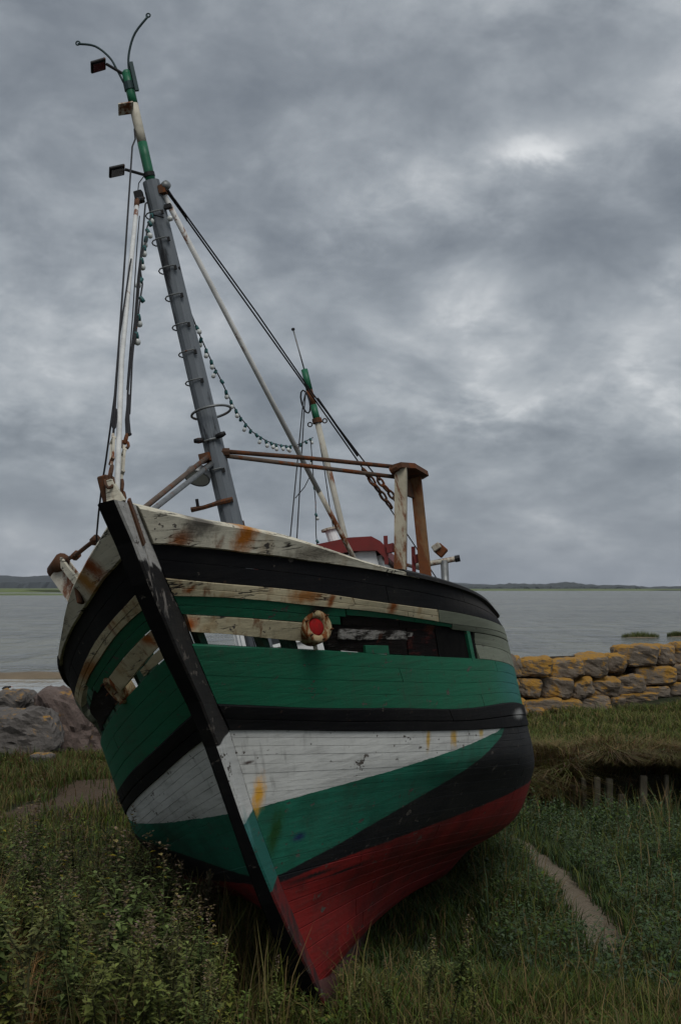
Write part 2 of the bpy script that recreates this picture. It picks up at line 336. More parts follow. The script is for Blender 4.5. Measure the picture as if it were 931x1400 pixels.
def lower_paint():
    m,t=new_mat('banded_hull_paint'); co=objco(t); s=t.n('ShaderNodeSeparateXYZ',None,Vector=co); x=s.outputs[0]; z=s.outputs[2]
    wob=t.m('MULTIPLY_ADD',t.noise(t.map(co,(9,9,9)),1.,4,.6),.016,-.008); z=t.m('ADD',z,wob)
    u=t.m('MULTIPLY_ADD',x,1/11.,8/11.)        # x -8..3 -> 0..1
    cv=lambda pts: t.m('MULTIPLY',t.curve(u,[((a+8)/11,b/2.) for a,b in pts]),2.)
    l9=cv([(-8,2.),(-2.4,1.9),(-1.75,1.40),(-1.44,1.352),(-.71,1.303),(.05,1.277),(.8,1.269),(3,1.262)])
    l10=cv([(-8,2.),(-2.2,1.7),(-1.53,1.313),(-.83,1.129),(-.15,1.0),(.31,.918),(.79,.853),(3,.80)])
    l11=cv([(-8,.9),(-2.92,.858),(-1.24,.836),(.45,.821),(.755,.805),(3,.78)])
    e=.006; a=t.m('GREATER_THAN',z,l9); b=t.ss(t.m('SUBTRACT',z,l10),-e,e); c=t.ss(t.m('SUBTRACT',z,l11),-e,e)
    n=t.noise(co,3.,4,.6)
    red=t.mix(t.ss(n,.4,.65),RED,(.11,.009,.009)); grn=t.mix(t.ss(n,.35,.7),TEAL,(.012,.088,.055))
    col=t.mix(c,red,(.0085,.0088,.0105)); col=t.mix(b,col,grn); col=t.mix(a,col,WHITE)
    sl=[(1.065,1.335,.048,.12,(.55,.28,.03),1),(-.335,1.42,.03,.09,(.40,.26,.07),1),(-.664,1.39,.055,.08,(.40,.25,.06),1),(-1.1,1.38,.05,.05,(.42,.30,.10),1),
        (.90,1.10,.06,.16,(.012,.055,.014),1),(.70,1.035,.06,.03,(.012,.028,.075),1),(1.14,1.53,.04,.012,(.05,.035,.03),1),(.45,.78,.25,.018,(.012,.010,.010),1),(.1,.74,.3,.012,(.015,.010,.010),1)]
    col,h=weather(t,co,col,.0,.52,.75,spotlist=sl)
    finish(t,col,.65,h,.5,.014,spec=.16); return m
M_low=lower_paint()
def stem_paint():
    m,t=new_mat('stem_side_paint'); co=objco(t); z=t.n('ShaderNodeSeparateXYZ',None,Vector=co).outputs[2]
    x=t.n('ShaderNodeSeparateXYZ',None,Vector=co).outputs[0]; nz=t.m('MULTIPLY_ADD',t.noise(co,9.,5,.6),.03,-.015); bd=lambda z0,x0,e=.006: t.ss(t.m('SUBTRACT',t.m('ADD',t.m('ADD',z,nz),t.m('MULTIPLY_ADD',x,.25,-.25*x0)),z0),-e,e)
    col=t.mix(bd(.85,.80),t.mix(t.ss(t.noise(co,6.,6,.65),.4,.6),(.12,.014,.014),(.035,.016,.016)),(.017,.105,.085)); col=t.mix(bd(1.265,1.09),col,(.49,.495,.475))
    col=t.mix(bd(1.725,1.28),col,(.013,.012,.012)); z=t.m('ADD',z,t.m('MULTIPLY_ADD',t.noise(co,7.,5,.6),.14,-.07)); col=t.mix(t.ss(z,2.60,2.62),col,(.34,.33,.31))
    c2=t.noise(t.map(co,(9,9,3.5),rot=(0,rad(40),0)),1.,7,.66)
    col,h=weather(t,co,col,.08,.62,.7,spotlist=[(1.38,1.16,.03,.10,(.012,.028,.07)),(1.30,1.12,.08,.16,(.05,.17,.16))])
    col=t.mix(t.m('MULTIPLY',t.ss(c2,.56,.60),t.ss(z,2.25,2.45)),col,(.16,.145,.13))
    finish(t,col,.75,h,.5,.014,spec=.14); return m
M_stem=stem_paint()
M_steel=plain('galvanised_steel',(.20,.21,.21),.5,.6,.5,14.,.15)
M_rust=plain('rusted_steel',(.085,.038,.018),.85,.1,.6,11.,.6)
M_pipe=plain('rusty_pipe',(.12,.085,.062),.75,.3,.5,10.,.62)
M_whitepole=plain('white_pole_paint',(.55,.55,.53),.5,0,.35,7.,.12)
M_polerust=plain('rusty_white_paint',(.47,.44,.36),.65,0,.5,6.,.62)
M_polerust2=plain('rusty_brown_paint',(.20,.105,.045),.75,0,.6,6.,.7)
M_mgreen=plain('mast_green_paint',(.010,.105,.050),.45,0,.3,12.)
M_mdark=plain('dark_teal_iron',(.020,.040,.042),.6,.3,.4,12.)
M_iron=plain('black_iron',(.013,.013,.014),.6,.3,.4,12.,.08)
M_wire=plain('tarred_wire_rope',(.020,.020,.023),.7,.3,.4,60.)
M_redp=plain('faded_red_paint',(.155,.018,.016),.6,0,.45,7.,.1)
M_wh=plain('wheelhouse_white',(.72,.73,.72),.6,0,.3,6.,.08)
M_glass=plain('dark_window_glass',(.012,.014,.016),.12,0,.1,3.,0,.5)
M_sock=plain('teal_lamp_socket',(.015,.085,.085),.5)
M_bulb=plain('frosted_bulb',(.50,.52,.50),.25,0,.2,40.,0,.5)
M_tyre=plain('black_rubber',(.012,.012,.012),.8)
M_cap=plain('red_cap_paint',(.24,.010,.010),.85,0,.45,25.,0,.06)
M_ring=plain('rusty_cream_ring',(.33,.26,.15),.8,0,.5,30.,.75,.1)
def mast_wood():
    m,t=new_mat('grey_mast_timber'); co=objco(t)
    g=t.noise(t.map(co,(34,34,1.3)),1.,7,.65); n=t.noise(t.map(co,(5,5,1.2)),1.,5,.6); b=t.noise(t.map(co,(14,14,2.)),1.,5,.6)
    col=t.mix(g,(.085,.10,.115),(.17,.185,.20)); col=t.mix(t.ss(n,.5,.75),col,(.07,.08,.088)); col=t.mix(t.ss(b,.54,.66),col,(.022,.023,.026))
    finish(t,col,.75,t.m('SUBTRACT',g,t.ss(b,.54,.66)),.5,.012); return m
M_mast=mast_wood()

boat=empty('fishing_boat',mat=BOATM)
tag(boat,'old wooden fishing boat with peeling green, white and red hull, heeled over on the grass','boat')
# inner skin of the hull (below deck), planks lie over it
ts=tsamp(0.0,1.0); D=levels(ts); V=[];Fs=[]; ws=[6.3,7,8,8.5,9,9.5,10,10.5,11,11.5,12,12.5,13,13.5,14]
def skin(off,side):
    R=[]
    for wv in ws:
        P=rows(D,wv); Q=rows(D,wv+.1) if wv<14 else rows(D,wv-.1); tg=np.gradient(P,axis=0); n=norm(np.cross(tg,Q-P)); n=np.where((n[:,1]>0)[:,None],n,-n)
        P=P+n*off; P[:,1]=np.maximum(P[:,1],.004)*1; P=P*np.array([1,side,1]); R.append(P)
    return R
for side in (1,-1):
    R=skin(-.05,side); b=len(V); L=len(ts)
    for P in R: V+=P.tolist()
    for i in range(len(R)-1):
        for k in range(L-1): Fs.append((b+i*L+k,b+i*L+k+1,b+(i+1)*L+k+1,b+(i+1)*L+k))
hull=link('hull',pymesh('hull',V,Fs,M_dark),boat)

pr=random.Random(3)
def strake(wa,wb,t0,t1,mat,side,cuts=(),out=0.,thick=.035,gap=.001,wob=0.,bev=.002,name='plank',seed=0):
    e=[t0]+[c for c in cuts if t0+.03<c<t1-.03]+[t1]
    for i in range(len(e)-1):
        a=e[i]+(.0004 if i else 0); b=e[i+1]-(.0004 if i<len(e)-2 else 0)
        V,Fc=plank_geo(wa,wb,a,b,out+pr.uniform(-.0008,.0010),thick,gap,bev,wob,side,seed*31+i+int(wa*100)); mb=MB(); mb.add(V,Fc); mb.build(name,mat,hull)
for side in (1,-1):
    sd=1 if side>0 else 2
    strake(0,1.06,0.0,.215,M_bow,side,(),.028,.05,0,.0055,.014,'bow_bulwark',sd)
    strake(1,1.5,0,1,M_black,side,(.30,.62),.004,seed=sd); strake(1.5,2,0,1,M_black,side,(.17,.5,.8),.004,seed=sd)
    strake(2,2.52,0,.236,M_cream,side,(.13,),.010,wob=.0012,seed=sd); strake(2.52,3,0,.236,M_cream,side,(.19,),.010,wob=.0016,seed=sd)
    strake(2,3.0,.238,1,M_gg,side,(.5,.75),.006,seed=sd); strake(3.0,3.55,.262,1,M_gg,side,(.6,),.006,seed=sd)
    strake(3,3.5,0,.118 if side>0 else .16,M_green,side,(),.002,seed=sd); strake(3.5,4,0,.112 if side>0 else .15,M_green,side,(),.002,wob=.003,seed=sd)
    if side>0:
        strake(3,3.42,.12,.262,M_green2,side,(.2,),.0,wob=.004,seed=sd)
        strake(3.45,4.1,.115,.245,M_rot,side,(.18,),-.006,wob=.006,seed=sd)
        strake(4.2,4.98,.112,.236,M_rot2,side,(.19,),-.002,wob=.008,seed=sd)
        strake(5.0,5.5,.12,.20,M_rot,side,(),-.02,wob=.01,seed=sd)
        strake(5.35,6,.138,.164,M_green,side,(),.0,seed=sd); strake(5.1,5.95,.165,.182,M_rot,side,(),-.015,seed=sd)
        strake(4,5,0.002,.081,M_cream,side,(),.006,wob=.0015,seed=sd)
        strake(3.45,6.0,.103,.19,M_rot,side,(),-.045,.02,seed=sd); strake(3.45,6.0,.192,.262,M_rotred,side,(),-.05,.02,seed=sd); a_,n_=hullpt(.297,6.5,-.05,side); b_,_=hullpt(.297,3.2,-.05,side); MB().bar(a_,b_,.07,.08,up=n_).build('stanchion',M_green2,hull); strake(3.3,6.2,.235,.37,M_void,side,(),-.34,.02,seed=sd)  # last strake: black board added inside so the opening looks shaded
    else:
        strake(4,5,0.002,.098,M_cream,side,(),.006,wob=.0015,seed=sd); strake(5.1,5.95,.003,.05,M_cream,side,(),.004,wob=.006,seed=sd)
        strake(3.6,5.6,.13,.24,M_rot,side,(.18,),-.01,wob=.006,seed=sd)
    strake(3.6,4.8,.315,1,M_gg,side,(.6,),.004,seed=sd); strake(4.8,6,.315,1,M_gg,side,(.45,.8),.004,seed=sd)
    for k in range(4):
        strake(6+k*.25,6.25+k*.25,0,1,M_green,side,((.36,.7),(.17,.55),(.75,),(.29,.8))[k],.004,gap=.0001,wob=.0010,bev=.0011,seed=sd)
    strake(7,7.5,0,1,M_black,side,(.22,.6),.014,bev=.007,seed=sd); strake(7.5,8,0,1,M_black,side,(.4,.8),.012,bev=.006,seed=sd)
    wl=[8,8.22,8.44,8.66,8.88,9.12,9.4,9.68,9.96,10.22,10.48,10.74,11,11.28,11.56,11.84,12.15,12.5,12.9,13.4,14]
    for k in range(len(wl)-1):
        r=pr.random(); strake(wl[k],wl[k+1],0,1,M_low,side,sorted((((.36+.12*pr.random()) if k<11 else .08+.30*pr.random()),.6+.2*pr.random())),.0,gap=.0001+.0020*(k>10),wob=.0010,bev=.0010 if k<=10 else .003,seed=sd)
    # stanchions (frame heads) behind the bulwark planking
    for i,t in enumerate([.010,.053,.074,.112,.145,.178,.21,.24,.318,.36,.41,.46,.52,.58,.65,.72,.8,.88,.96]):
        a,n1=hullpt(t,6.7,-.085,side); b,n2=hullpt(t,1.15,-.085,side)
        MB().bar(a,b,.06 if i>1 else .04,.075,up=n1).build('stanchion',M_stanch,hull)
    # cap rail
    mb=MB(); tr=tsamp(.195,1.0); pts=[]
    Dr=levels(tr); P=rows(Dr,1.0); Q=rows(Dr,1.3); tg=norm(np.gradient(P,axis=0)); n=norm(np.cross(tg,Q-P)); n=np.where((n[:,1]>0)[:,None],n,-n); up=norm(P-Q)
    prof=[(-.075,-.012),(-.075,.018),(-.05,.030),(.015,.030),(.034,.014),(.034,-.012)]; V=[];K=len(prof)
    for i in range(len(tr)):
        for a,b in prof:
            p=P[i]+n[i]*a+up[i]*b; V.append((p[0],p[1]*side,p[2]))
    Fc=[(i*K+k,i*K+(k+1)%K,(i+1)*K+(k+1)%K,(i+1)*K+k) for i in range(len(tr)-1) for k in range(K)]+[tuple(range(K))[::-1],tuple((len(tr)-1)*K+k for k in range(K))]
    mb.add(V,Fc).build('cap_rail',M_rail,hull)
# transom
D1=levels([1.0]); prof=[rows(D1,wv)[0] for wv in (1,2,3,4,5,6,7,8,9,10,11,12,13,14)]
V=[(p[0]-.005,p[1],p[2]) for p in prof]+[(p[0]-.005,-p[1],p[2]) for p in prof[::-1]]; n=len(V)
V2=[(x-.05,y,z) for x,y,z in V]
MB().add(V+V2,[tuple(range(n)),tuple(range(2*n-1,n-1,-1))]+[(i,(i+1)%n,n+(i+1)%n,n+i) for i in range(n)]).build('transom',M_low,hull)
# deck
td=tsamp(0.004,.995); Dd=levels(td); P=rows(Dd,6.12); V=[];Fc=[]
for i in range(len(td)):
    for f in (-1,-.5,0,.5,1): V.append((P[i,0],(P[i,1]-.05)*f,P[i,2]+.03*(1-f*f)))
Fc=[(i*5+k,i*5+k+1,(i+1)*5+k+1,(i+1)*5+k) for i in range(len(td)-1) for k in range(4)]
link('deck',pymesh('deck',V,Fc,M_deck),boat)
# stem timber
fz=[-.03,.06,.18,.34,.5,.72,.95,1.25,1.45,1.66,1.9,2.15,2.32,2.5,2.7,2.84,2.89]; fx=[.30,.37,.48,.64,.80,1.00,1.17,1.36,1.47,1.59,1.78,2.06,2.22,2.38,2.52,2.655,2.70]
rz=[-.03,.19,.54,.85,1.27,1.5,1.73,1.88,2.21,2.47,2.56,2.74,2.91,2.95]; rx=[.05,.286,.554,.805,1.09,1.181,1.276,1.442,1.745,1.941,2.038,2.18,2.333,2.37]
V=[];Fc=[];mi=[]
wz=lambda z: np.interp(z,[0,.4,1.2,1.7,2.3,2.95],[.068,.055,.040,.040,.048,.050])
for i,z in enumerate(fz):
    xf=fx[i]; xr=np.interp(z,rz,rx)-.07; h=wz(z); b=.012
    V+=[(xf,-h+b,z),(xf,h-b,z),(xf-b*1.3,h,z-b*.3),(xr,.049,z+(.03 if i==len(fz)-1 else -.02)),(xr,-.049,z+(.03 if i==len(fz)-1 else -.02)),(xf-b*1.3,-h,z-b*.3)]
for i in range(len(fz)-1):
    for k in range(6):
        Fc.append((i*6+k,i*6+(k+1)%6,(i+1)*6+(k+1)%6,(i+1)*6+k)); mi.append(1 if k in (0,5,) else 0)
Fc+=[tuple(range(6))[::-1],tuple((len(fz)-1)*6+k for k in range(6))]; mi+=[0,0]
mb=MB(); mb.add(V,Fc); mb.mi=mi; mb.build('stem',[M_stem,M_black],boat)
MB().bar((2.47,.053,2.92),(2.36,.055,2.70),.05,.012,up=(0,1,0)).build('stem_strap',M_rust,boat)
# keel
kx=[.30,.05,-.5,-1.5,-3,-4.5,-6,-7.55]; V=[];Fc=[]
for x in kx:
    zb=-.03-.012*max(0,-x-2); zt=np.interp(x,[-7.6,-3,0,.3],[.02,.08,.11,.14])
    V+=[(x,-.066,zb),(x,.066,zb),(x,.066,zt),(x,-.066,zt)]
Fc=[(i*4+k,i*4+(k+1)%4,(i+1)*4+(k+1)%4,(i+1)*4+k) for i in range(len(kx)-1) for k in range(4)]+[(3,2,1,0),tuple(28+k for k in range(4))]
M_keel=paint('worn_red_keel',(.10,.045,.042),.1,.75,.7,.8); MB().add(V,Fc).build('keel',M_keel,boat)
# hawse rings
def hawse(t,wv,side,cap):
    p,n=hullpt(t,wv,.004,side)
    if cap: n=Vector((.72,.66,.06)).normalized(); p+=n*.05
    pr_=[(.066,-.10),(.098,-.09),(.101,.004),(.096,.014),(.088,.018),(.068,.017),(.058,.010),(.052,-.03)]
    h=MB().lathe(p,n,pr_,24).build('hawse_ring',M_ring,boat,True)
    if cap: MB().lathe(p,n,[(.054,-.024),(.053,-.008),(.046,-.002),(.02,.002),(0,.003)],20).build('cap',M_cap,h,True)
    else: MB().lathe(p,n,[(.056,-.012),(0,-.012)],20).build('opening',M_iron,h)
    for k in range(6):
        x=n.orthogonal().normalized(); x.rotate(Matrix.Rotation(k*math.pi/3,3,n)); MB().lathe(p+x*.085,n,[(.006,.012),(.006,.022),(.004,.046),(0,.046)],6).build('bolt',M_rust,h)
hawse(.0855,4.28,1,True); hawse(.106,4.75,-1,False)
p,n=hullpt(.089,5.45,.003,1); MB().box(p,(.05,.02,.05)).build('hawse_chock',M_bow,boat)
# ------------------------------------------------------------ mast and its fittings
MX=lambda z: np.interp(z,[1.9,3.138,5.71],[-.62,-.513,-.278])
mb=MB(); zs=[1.93,2.6,3.14,3.8,4.5,5.2,5.72]; V=[]
mb.tube([(MX(z),0,z) for z in zs],[.082,.080,.077,.073,.069,.065,.062],10)
mast=mb.build('mast',M_mast,boat)
MB().tube([(-.55,0,3.16),(-.545,0,3.20)],.080,12).build('mast_band',M_rust,mast)
def tubeseg(z0,z1,r,mat,name):
    return MB().tube([(-.278+.03*(z-5.71),0,z) for z in np.linspace(z0,z1,4)],r,12).build(name,mat,mast,True)
tubeseg(5.70,6.02,.036,M_mgreen,'steel_tube'); tubeseg(6.02,6.32,.0345,M_polerust,'steel_tube'); tubeseg(6.32,6.56,.0335,M_mgreen,'steel_tube')
MB().lathe((-.2525,0,6.555),(0,0,1),[(.0335,0),(.033,.015),(.022,.030),(.0,.036)],12).build('tube_cap',M_mgreen,mast,True)
MB().tube([(-.258,0,6.43),(-.257,0,6.49)],.042,12).build('clamp',M_mdark,mast); MB().tube([(-.272,0,5.755),(-.27,0,5.785)],.041,12).build('clamp',M_iron,mast)
MB().bar((-.235,.052,6.40),(-.24,.050,6.63),.028,.022).build('clamp_plate',M_mdark,mast)
def horn(pts):
    P=[Vector((-.25,y,z)) for y,z in pts]; Q=[]
    for i in range(len(P)-1):
        a,b,c,d=P[max(i-1,0)],P[i],P[i+1],P[min(i+2,len(P)-1)]
        for k in range(4):
            u=k/4; Q.append(.5*((2*b)+(c-a)*u+(2*a-5*b+4*c-d)*u*u+(3*b-a-3*c+d)*u**3))
    Q.append(P[-1]); h=MB().tube(Q,.0085,6); h.build('horn',M_mdark,mast,True)
    e=Q[-1]; MB().tube([e+Vector((0,.015*math.cos(a),.015*math.sin(a)+.006)) for a in np.linspace(0,2*math.pi,11)[:-1]],.006,5,closed=True).build('eye',M_mdark,mast)
horn([(-.035,6.50),(-.063,6.611),(-.098,6.72),(-.185,6.835),(-.304,6.889)]); horn([(.03,6.48),(.026,6.602),(.056,6.721),(.127,6.846),(.249,6.945)])
def floodlight(c,base,tilt):
    c=Vector(c); M=Matrix.Rotation(tilt,3,'X')@Matrix.Rotation(rad(-8),3,'Y')@Matrix.Rotation(rad(22),3,'Z')
    f=MB().box(c,(.12,.115,.022),M).build('floodlight',M_iron,mast,bevel=.006); MB().box(c+M@Vector((.0,0,-.014)),(.085,.09,.006),M).build('lens',M_glass,f)
    MB().tube([base,c+Vector((0,.06,-.005))],.011,6).build('bracket',M_iron,f)
floodlight((-.22,-.185,6.665),(-.25,-.03,6.57),rad(16)); floodlight((-.22,-.215,5.842),(-.27,-.02,5.77),rad(10))
MB().box((-.2,-.05,6.275),(.10,.11,.012),Matrix.Rotation(rad(14),3,'X')@Matrix.Rotation(rad(-24),3,'Y')@Matrix.Rotation(rad(25),3,'Z')).build('sensor_plate',M_polerust,mast)
MB().box((-.24,-.10,5.615),(.06,.06,.085)).build('junction_box',M_iron,mast,bevel=.005)
MB().tube([(-.24,-.10,5.66),(-.25,-.085,5.72),(-.262,-.035,5.77)],.004,5).build('lamp_cord',M_wire,mast)
MB().lathe((-.26,.105,5.655),(.5,.8,.2),[(.0,-.03),(.034,-.03),(.036,.0),(.03,.02),(0,.026)],12).build('pulley',M_steel,mast,True)
MB().box((-.27,.072,5.63),(.07,.05,.06)).build('bracket',M_rust,mast)
MB().box((-.27,.085,5.50),(.04,.05,.03)).build('bracket',M_iron,mast); MB().lathe((-.25,.085,5.40),(.3,1,0),[(0,-.02),(.02,-.015),(.022,.01),(0,.02)],8).build('insulator',M_bulb,mast,True)
zy=lambda py: 5.71-(py-250)*.0054
for py in (294,331,370,408,448,485,524,645,686):
    z=zy(py); x=MX(z); MB().tube([(x+.060,.047,z-.012),(x+.079,.030,z),(x+.086,-.03,z),(x+.07,-.070,z),(x+.035,-.088,z),(x-.005,-.091,z),(x-.045,-.08,z),(x-.06,-.04,z)],.0055,6).build('rung',M_steel if py!=686 else M_rust,mast)
    MB().box((x+.071,.042,z-.018),(.018,.018,.03)).build('bolt',M_iron,mast)
z=3.995; x=MX(z); MB().tube([(x+.14*math.cos(a)*.9,.038+.142*math.sin(a),z+.012*math.cos(a)) for a in np.linspace(0,2*math.pi,29)[:-1]],.0095,6,closed=True).build('hoop',M_steel,mast,True)
z=3.80; x=MX(z)
for s in (-1,1): MB().tube([(x+.07,.045*s,z),(x+.075,.085*s,z+.004),(x+.075,.115*s,z+.010)],[.018,.022,.015],8).build('cleat',M_iron,mast,True)
MB().tube([(x+.07,-.06,z-.01),(x+.082,0,z-.01),(x+.07,.06,z-.01)],.008,6).build('cleat_strap',M_steel,mast)
MB().tube([(-.43,.055,3.345),(-.40,-.04,3.34),(-.38,-.15,3.33),(-.38,-.24,3.335)],[.02,.018,.016,.020],6).build('pin_bracket',M_rust,mast); MB().tube([(-.38,-.19,3.32),(-.38,-.185,3.40)],.012,6).build('pin',M_iron,mast)
lamp=MB().lathe((-.36,-.135,3.56),(.35,-.25,-.62),[(.0,-.06),(.055,-.055),(.085,-.025),(.094,.02),(.09,.035),(.085,.03)],18).build('deck_lamp',M_steel,mast,True)
MB().lathe((-.36,-.135,3.56),(.35,-.25,-.62),[(.086,.028),(0,.030)],18).build('lens',M_bulb,lamp)
MB().tube([(-.42,-.05,3.63),(-.38,-.10,3.60)],.016,6).build('bracket',M_rust,lamp)
# struts mast -> bow
def part_tube(name,pts,r,mat,parent,n=8): return MB().tube(pts,r,n).build(name,mat,parent,True)
part_tube('bow_strut',[(-.42,-.04,3.69),(1.25,-.18,3.10),(1.62,-.21,2.97)],.0185,M_pipe,boat); part_tube('bow_strut',[(-.42,-.03,3.63),(1.3,-.115,3.07),(1.6,-.13,2.97)],.0185,M_steel,boat)
MB().box((-.40,-.065,3.675),(.08,.08,.06)).build('strut_bracket',M_rust,mast)
# tripod leg (long white pole) and fore leg
part_tube('mast_leg',[(-.29,.07,5.60),(-1.25,.335,4.31),(-1.85,.50,3.505)],.0205,M_whitepole,boat,10); part_tube('mast_leg',[(-1.85,.50,3.505),(-2.2,.597,3.035),(-2.88,.787,2.12)],.0205,M_polerust,boat,10)
part_tube('fore_leg',[(.31,-.012,5.36),(.37,-.012,5.29)],.019,M_rust,boat); part_tube('fore_leg',[(.34,-.012,5.32),(.90,-.01,4.74),(1.72,-.01,3.87),(2.44,0,3.0),(2.5,0,2.93)],.0155,M_whitepole,boat,10)
MB().tube([(-.2,-.06,5.58),(.0,-.04,5.50),(.33,-.012,5.36)],.010,6).build('fore_leg_strap',M_iron,boat)
# wire stays
def wire(pts,r=.0055,mat=None,name='stay'): return MB().tube(pts,r,5).build(name,mat or M_wire,boat,True)
def chainlink(a,b,n,r,parent,mat=None,big=.016):
    a,b=Vector(a),Vector(b); d=(b-a)/n; dn=d.normalized()
    for i in range(n):
        c=a+d*(i+.5); x=dn.orthogonal().normalized()
        if i%2: x=dn.cross(x)
        MB().tube([c+dn*math.cos(t)*d.length*.62+x*math.sin(t)*big for t in np.linspace(0,2*math.pi,9)[:-1]],r,5,closed=True).build('link',mat or M_rust,parent)
def screw(a,b,parent,mat):
    a,b=Vector(a),Vector(b); dn=(b-a).normalized(); x=dn.orthogonal().normalized(); y=dn.cross(x)
    MB().tube([a,a+(b-a)*.25],.008,6).tube([b,b-(b-a)*.25],.008,6).tube([a+(b-a)*.2+x*.02,b-(b-a)*.2+x*.02],.0075,6).tube([a+(b-a)*.2-x*.02,b-(b-a)*.2-x*.02],.0075,6).tube([a+(b-a)*.2+x*.026,a+(b-a)*.2-x*.026],.011,6).tube([b-(b-a)*.2+x*.026,b-(b-a)*.2-x*.026],.011,6).build('bottlescrew',mat,parent)
A=wire([(-.25,-.030,6.13),(-.2,-.03,6.03),(.077,-.01,5.85),(1.207,0,4.575),(1.802,0,3.892),(2.05,.0,3.60),(2.303,0,3.30)],.0065)
MB().tube([Vector((2.20,0,3.415))+Vector((math.cos(t)*.055,.010*math.sin(t),-.066*math.cos(t)))*(1) for t in np.linspace(0,2*math.pi,13)[:-1]],.0075,5,closed=True).build('thimble',M_wire,A)
screw((2.30,0,3.31),(2.47,0,3.10),A,M_polerust); chainlink((2.47,0,3.10),(2.60,0,2.98),2,.009,A,M_rust,.022)
B=wire([(.95,0,4.72),(1.015,0,4.665),(1.726,0,3.981),(2.093,0,3.569),(2.15,-.036,3.411),(2.10,-.118,3.231),(2.05,-.174,3.132),(1.95,-.255,2.996),(1.85,-.321,2.89),(1.80,-.34,2.80)],.0055)
Cc=wire([(-.22,-.05,5.55),(.11,0,5.402),(.544,0,4.941),(.868,0,4.619),(1.229,0,4.225),(1.587,0,3.867),(1.786,0,3.651),(2.015,0,3.367)],.0065)
MB().tube([(1.80,.005,3.63),(1.95,.005,3.46),(2.02,.01,3.36),(2.05,.03,3.35)],[.009,.014,.016,.008],6).build('serving',M_wire,Cc)
wire([(.60,.012,4.92),(1.0,.012,4.48),(1.587,.015,3.88),(1.90,.012,3.50)],.0055); wire([(.30,-.02,5.25),(.62,-.015,4.92),(1.2,-.01,4.28),(1.75,-.01,3.68)],.004,M_iron)
chainlink((2.03,0,3.35),(2.12,0,3.27),2,.009,Cc,M_rust,.020); screw((2.12,0,3.28),(2.33,0,3.05),Cc,M_polerust); chainlink((2.33,0,3.05),(2.42,0,2.93),2,.009,Cc,M_rust,.020)
# stem head fairlead
fl=MB().bar((2.53,-.025,2.88),(2.57,-.03,3.05),.025,.07,up=(0,1,0),wy2=.05).build('fairlead',M_rust,boat,bevel=.006); MB().bar((2.55,.01,2.90),(2.56,.0,3.02),.05,.09,up=(0,1,0),wy2=.03).build('cheek',M_bow,fl)
# port shrouds
S1=wire([(-.28,.085,5.64),(-.36,.115,5.57),(-1.23,.392,4.865),(-1.774,.591,4.359),(-2.183,.754,3.939),(-2.412,.848,3.688)],.0065); wire([(-2.44,.86,3.66),(-2.971,1.088,3.018),(-3.3,1.23,2.62),(-3.45,1.3,2.42)],.0055)
chainlink((-2.40,.842,3.70),(-2.70,.977,3.371),5,.010,S1,M_redp if False else M_rust,.022)
S2=wire([(-.28,.095,5.64),(-.36,.13,5.57),(-1.195,.424,4.847),(-1.711,.63,4.297),(-2.227,.867,3.753),(-2.40,.955,3.57)],.0065)
chainlink((-2.38,.945,3.585),(-2.60,1.055,3.37),4,.010,S2,M_rust,.022)
MB().tube([(-1.85,.66,4.25),(-2.3,.83,3.80)],.010,6).build('serving',M_wire,S1)
MB().tube([(-.255,.075,5.66),(-.30,.10,5.645),(-.42,.14,5.53),(-.50,.16,5.45),(-.46,.15,5.50)],.008,6).build('thimble',M_wire,S2)
# ------------------------------------------------------------ gallows on the port side
gal=empty('gallows'); gal.parent=boat
def channel(a,b,wd,dp,mat):
    a,b=Vector(a),Vector(b); d=(b-a).normalized(); y=Vector((0,1,0)); y=(y-d*y.dot(d)).normalized(); x=d.cross(y); t=.014
    prof=[(-dp/2,-wd/2),(dp/2,-wd/2),(dp/2,-wd/2+t),(-dp/2+t,-wd/2+t),(-dp/2+t,wd/2-t),(dp/2,wd/2-t),(dp/2,wd/2),(-dp/2,wd/2)]
    V=[a+x*p+y*q for p,q in prof]+[b+x*p+y*q for p,q in prof]; n=8
    return MB().add(V,[(i,(i+1)%n,n+(i+1)%n,n+i) for i in range(n)]+[tuple(range(n))[::-1],tuple(range(n,2*n))])
channel((-1.2,.86,1.95),(-1.2,1.215,3.405),.088,.10,M_galleg).build('leg',[M_galleg],gal)
channel((-1.75,1.085,1.95),(-1.72,1.282,3.40),.085,.10,M_polerust2).build('leg',[M_polerust2],gal)
mb=MB(); V=[]
for z in (3.395,3.435):
    V+=[(-1.12,1.15,z),(-1.10,1.23,z),(-1.28,1.32,z),(-1.75,1.385,z),(-1.84,1.33,z),(-1.80,1.22,z),(-1.3,1.13,z)]
n=7; mb.add(V,[tuple(range(n))[::-1],tuple(range(n,2*n))]+[(i,(i+1)%n,n+(i+1)%n,n+i) for i in range(n)]).build('top_plate',M_rust,gal)
MB().bar((-1.25,1.155,3.31),(-1.70,1.235,3.31),.02,.14).build('gusset',M_rust,gal)
MB().tube([(-1.15,1.14,3.40),(-1.13,1.20,3.41)],.03,8).build('shackle',M_rust,gal)
MB().box((-1.72,1.235,2.97),(.05,.05,.06)).build('lug',M_rust,gal)
for p,s in (((-1.2,.955,2.84),1),((-1.74,1.105,2.78),1)):
    p=Vector(p); a=MB().bar(p+Vector((0,-.012,-.11)),p+Vector((0,.03,.10)),.012,.03).build('handle_plate',M_redp,gal); MB().box(p+Vector((0,.045,.0)),(.05,.06,.065)).build('handle_block',M_redp,gal)
part_tube('beam',[(-.45,.058,3.702),(-.8,.57,3.585),(-1.2,1.165,3.432)],.017,M_rust,boat); part_tube('beam',[(-.45,.052,3.672),(-1.2,1.157,3.354)],.0165,M_pipe,boat)
MB().tube([(-.44,.03,3.70),(-.46,.10,3.685)],.032,8).build('beam_socket',M_rust,mast)
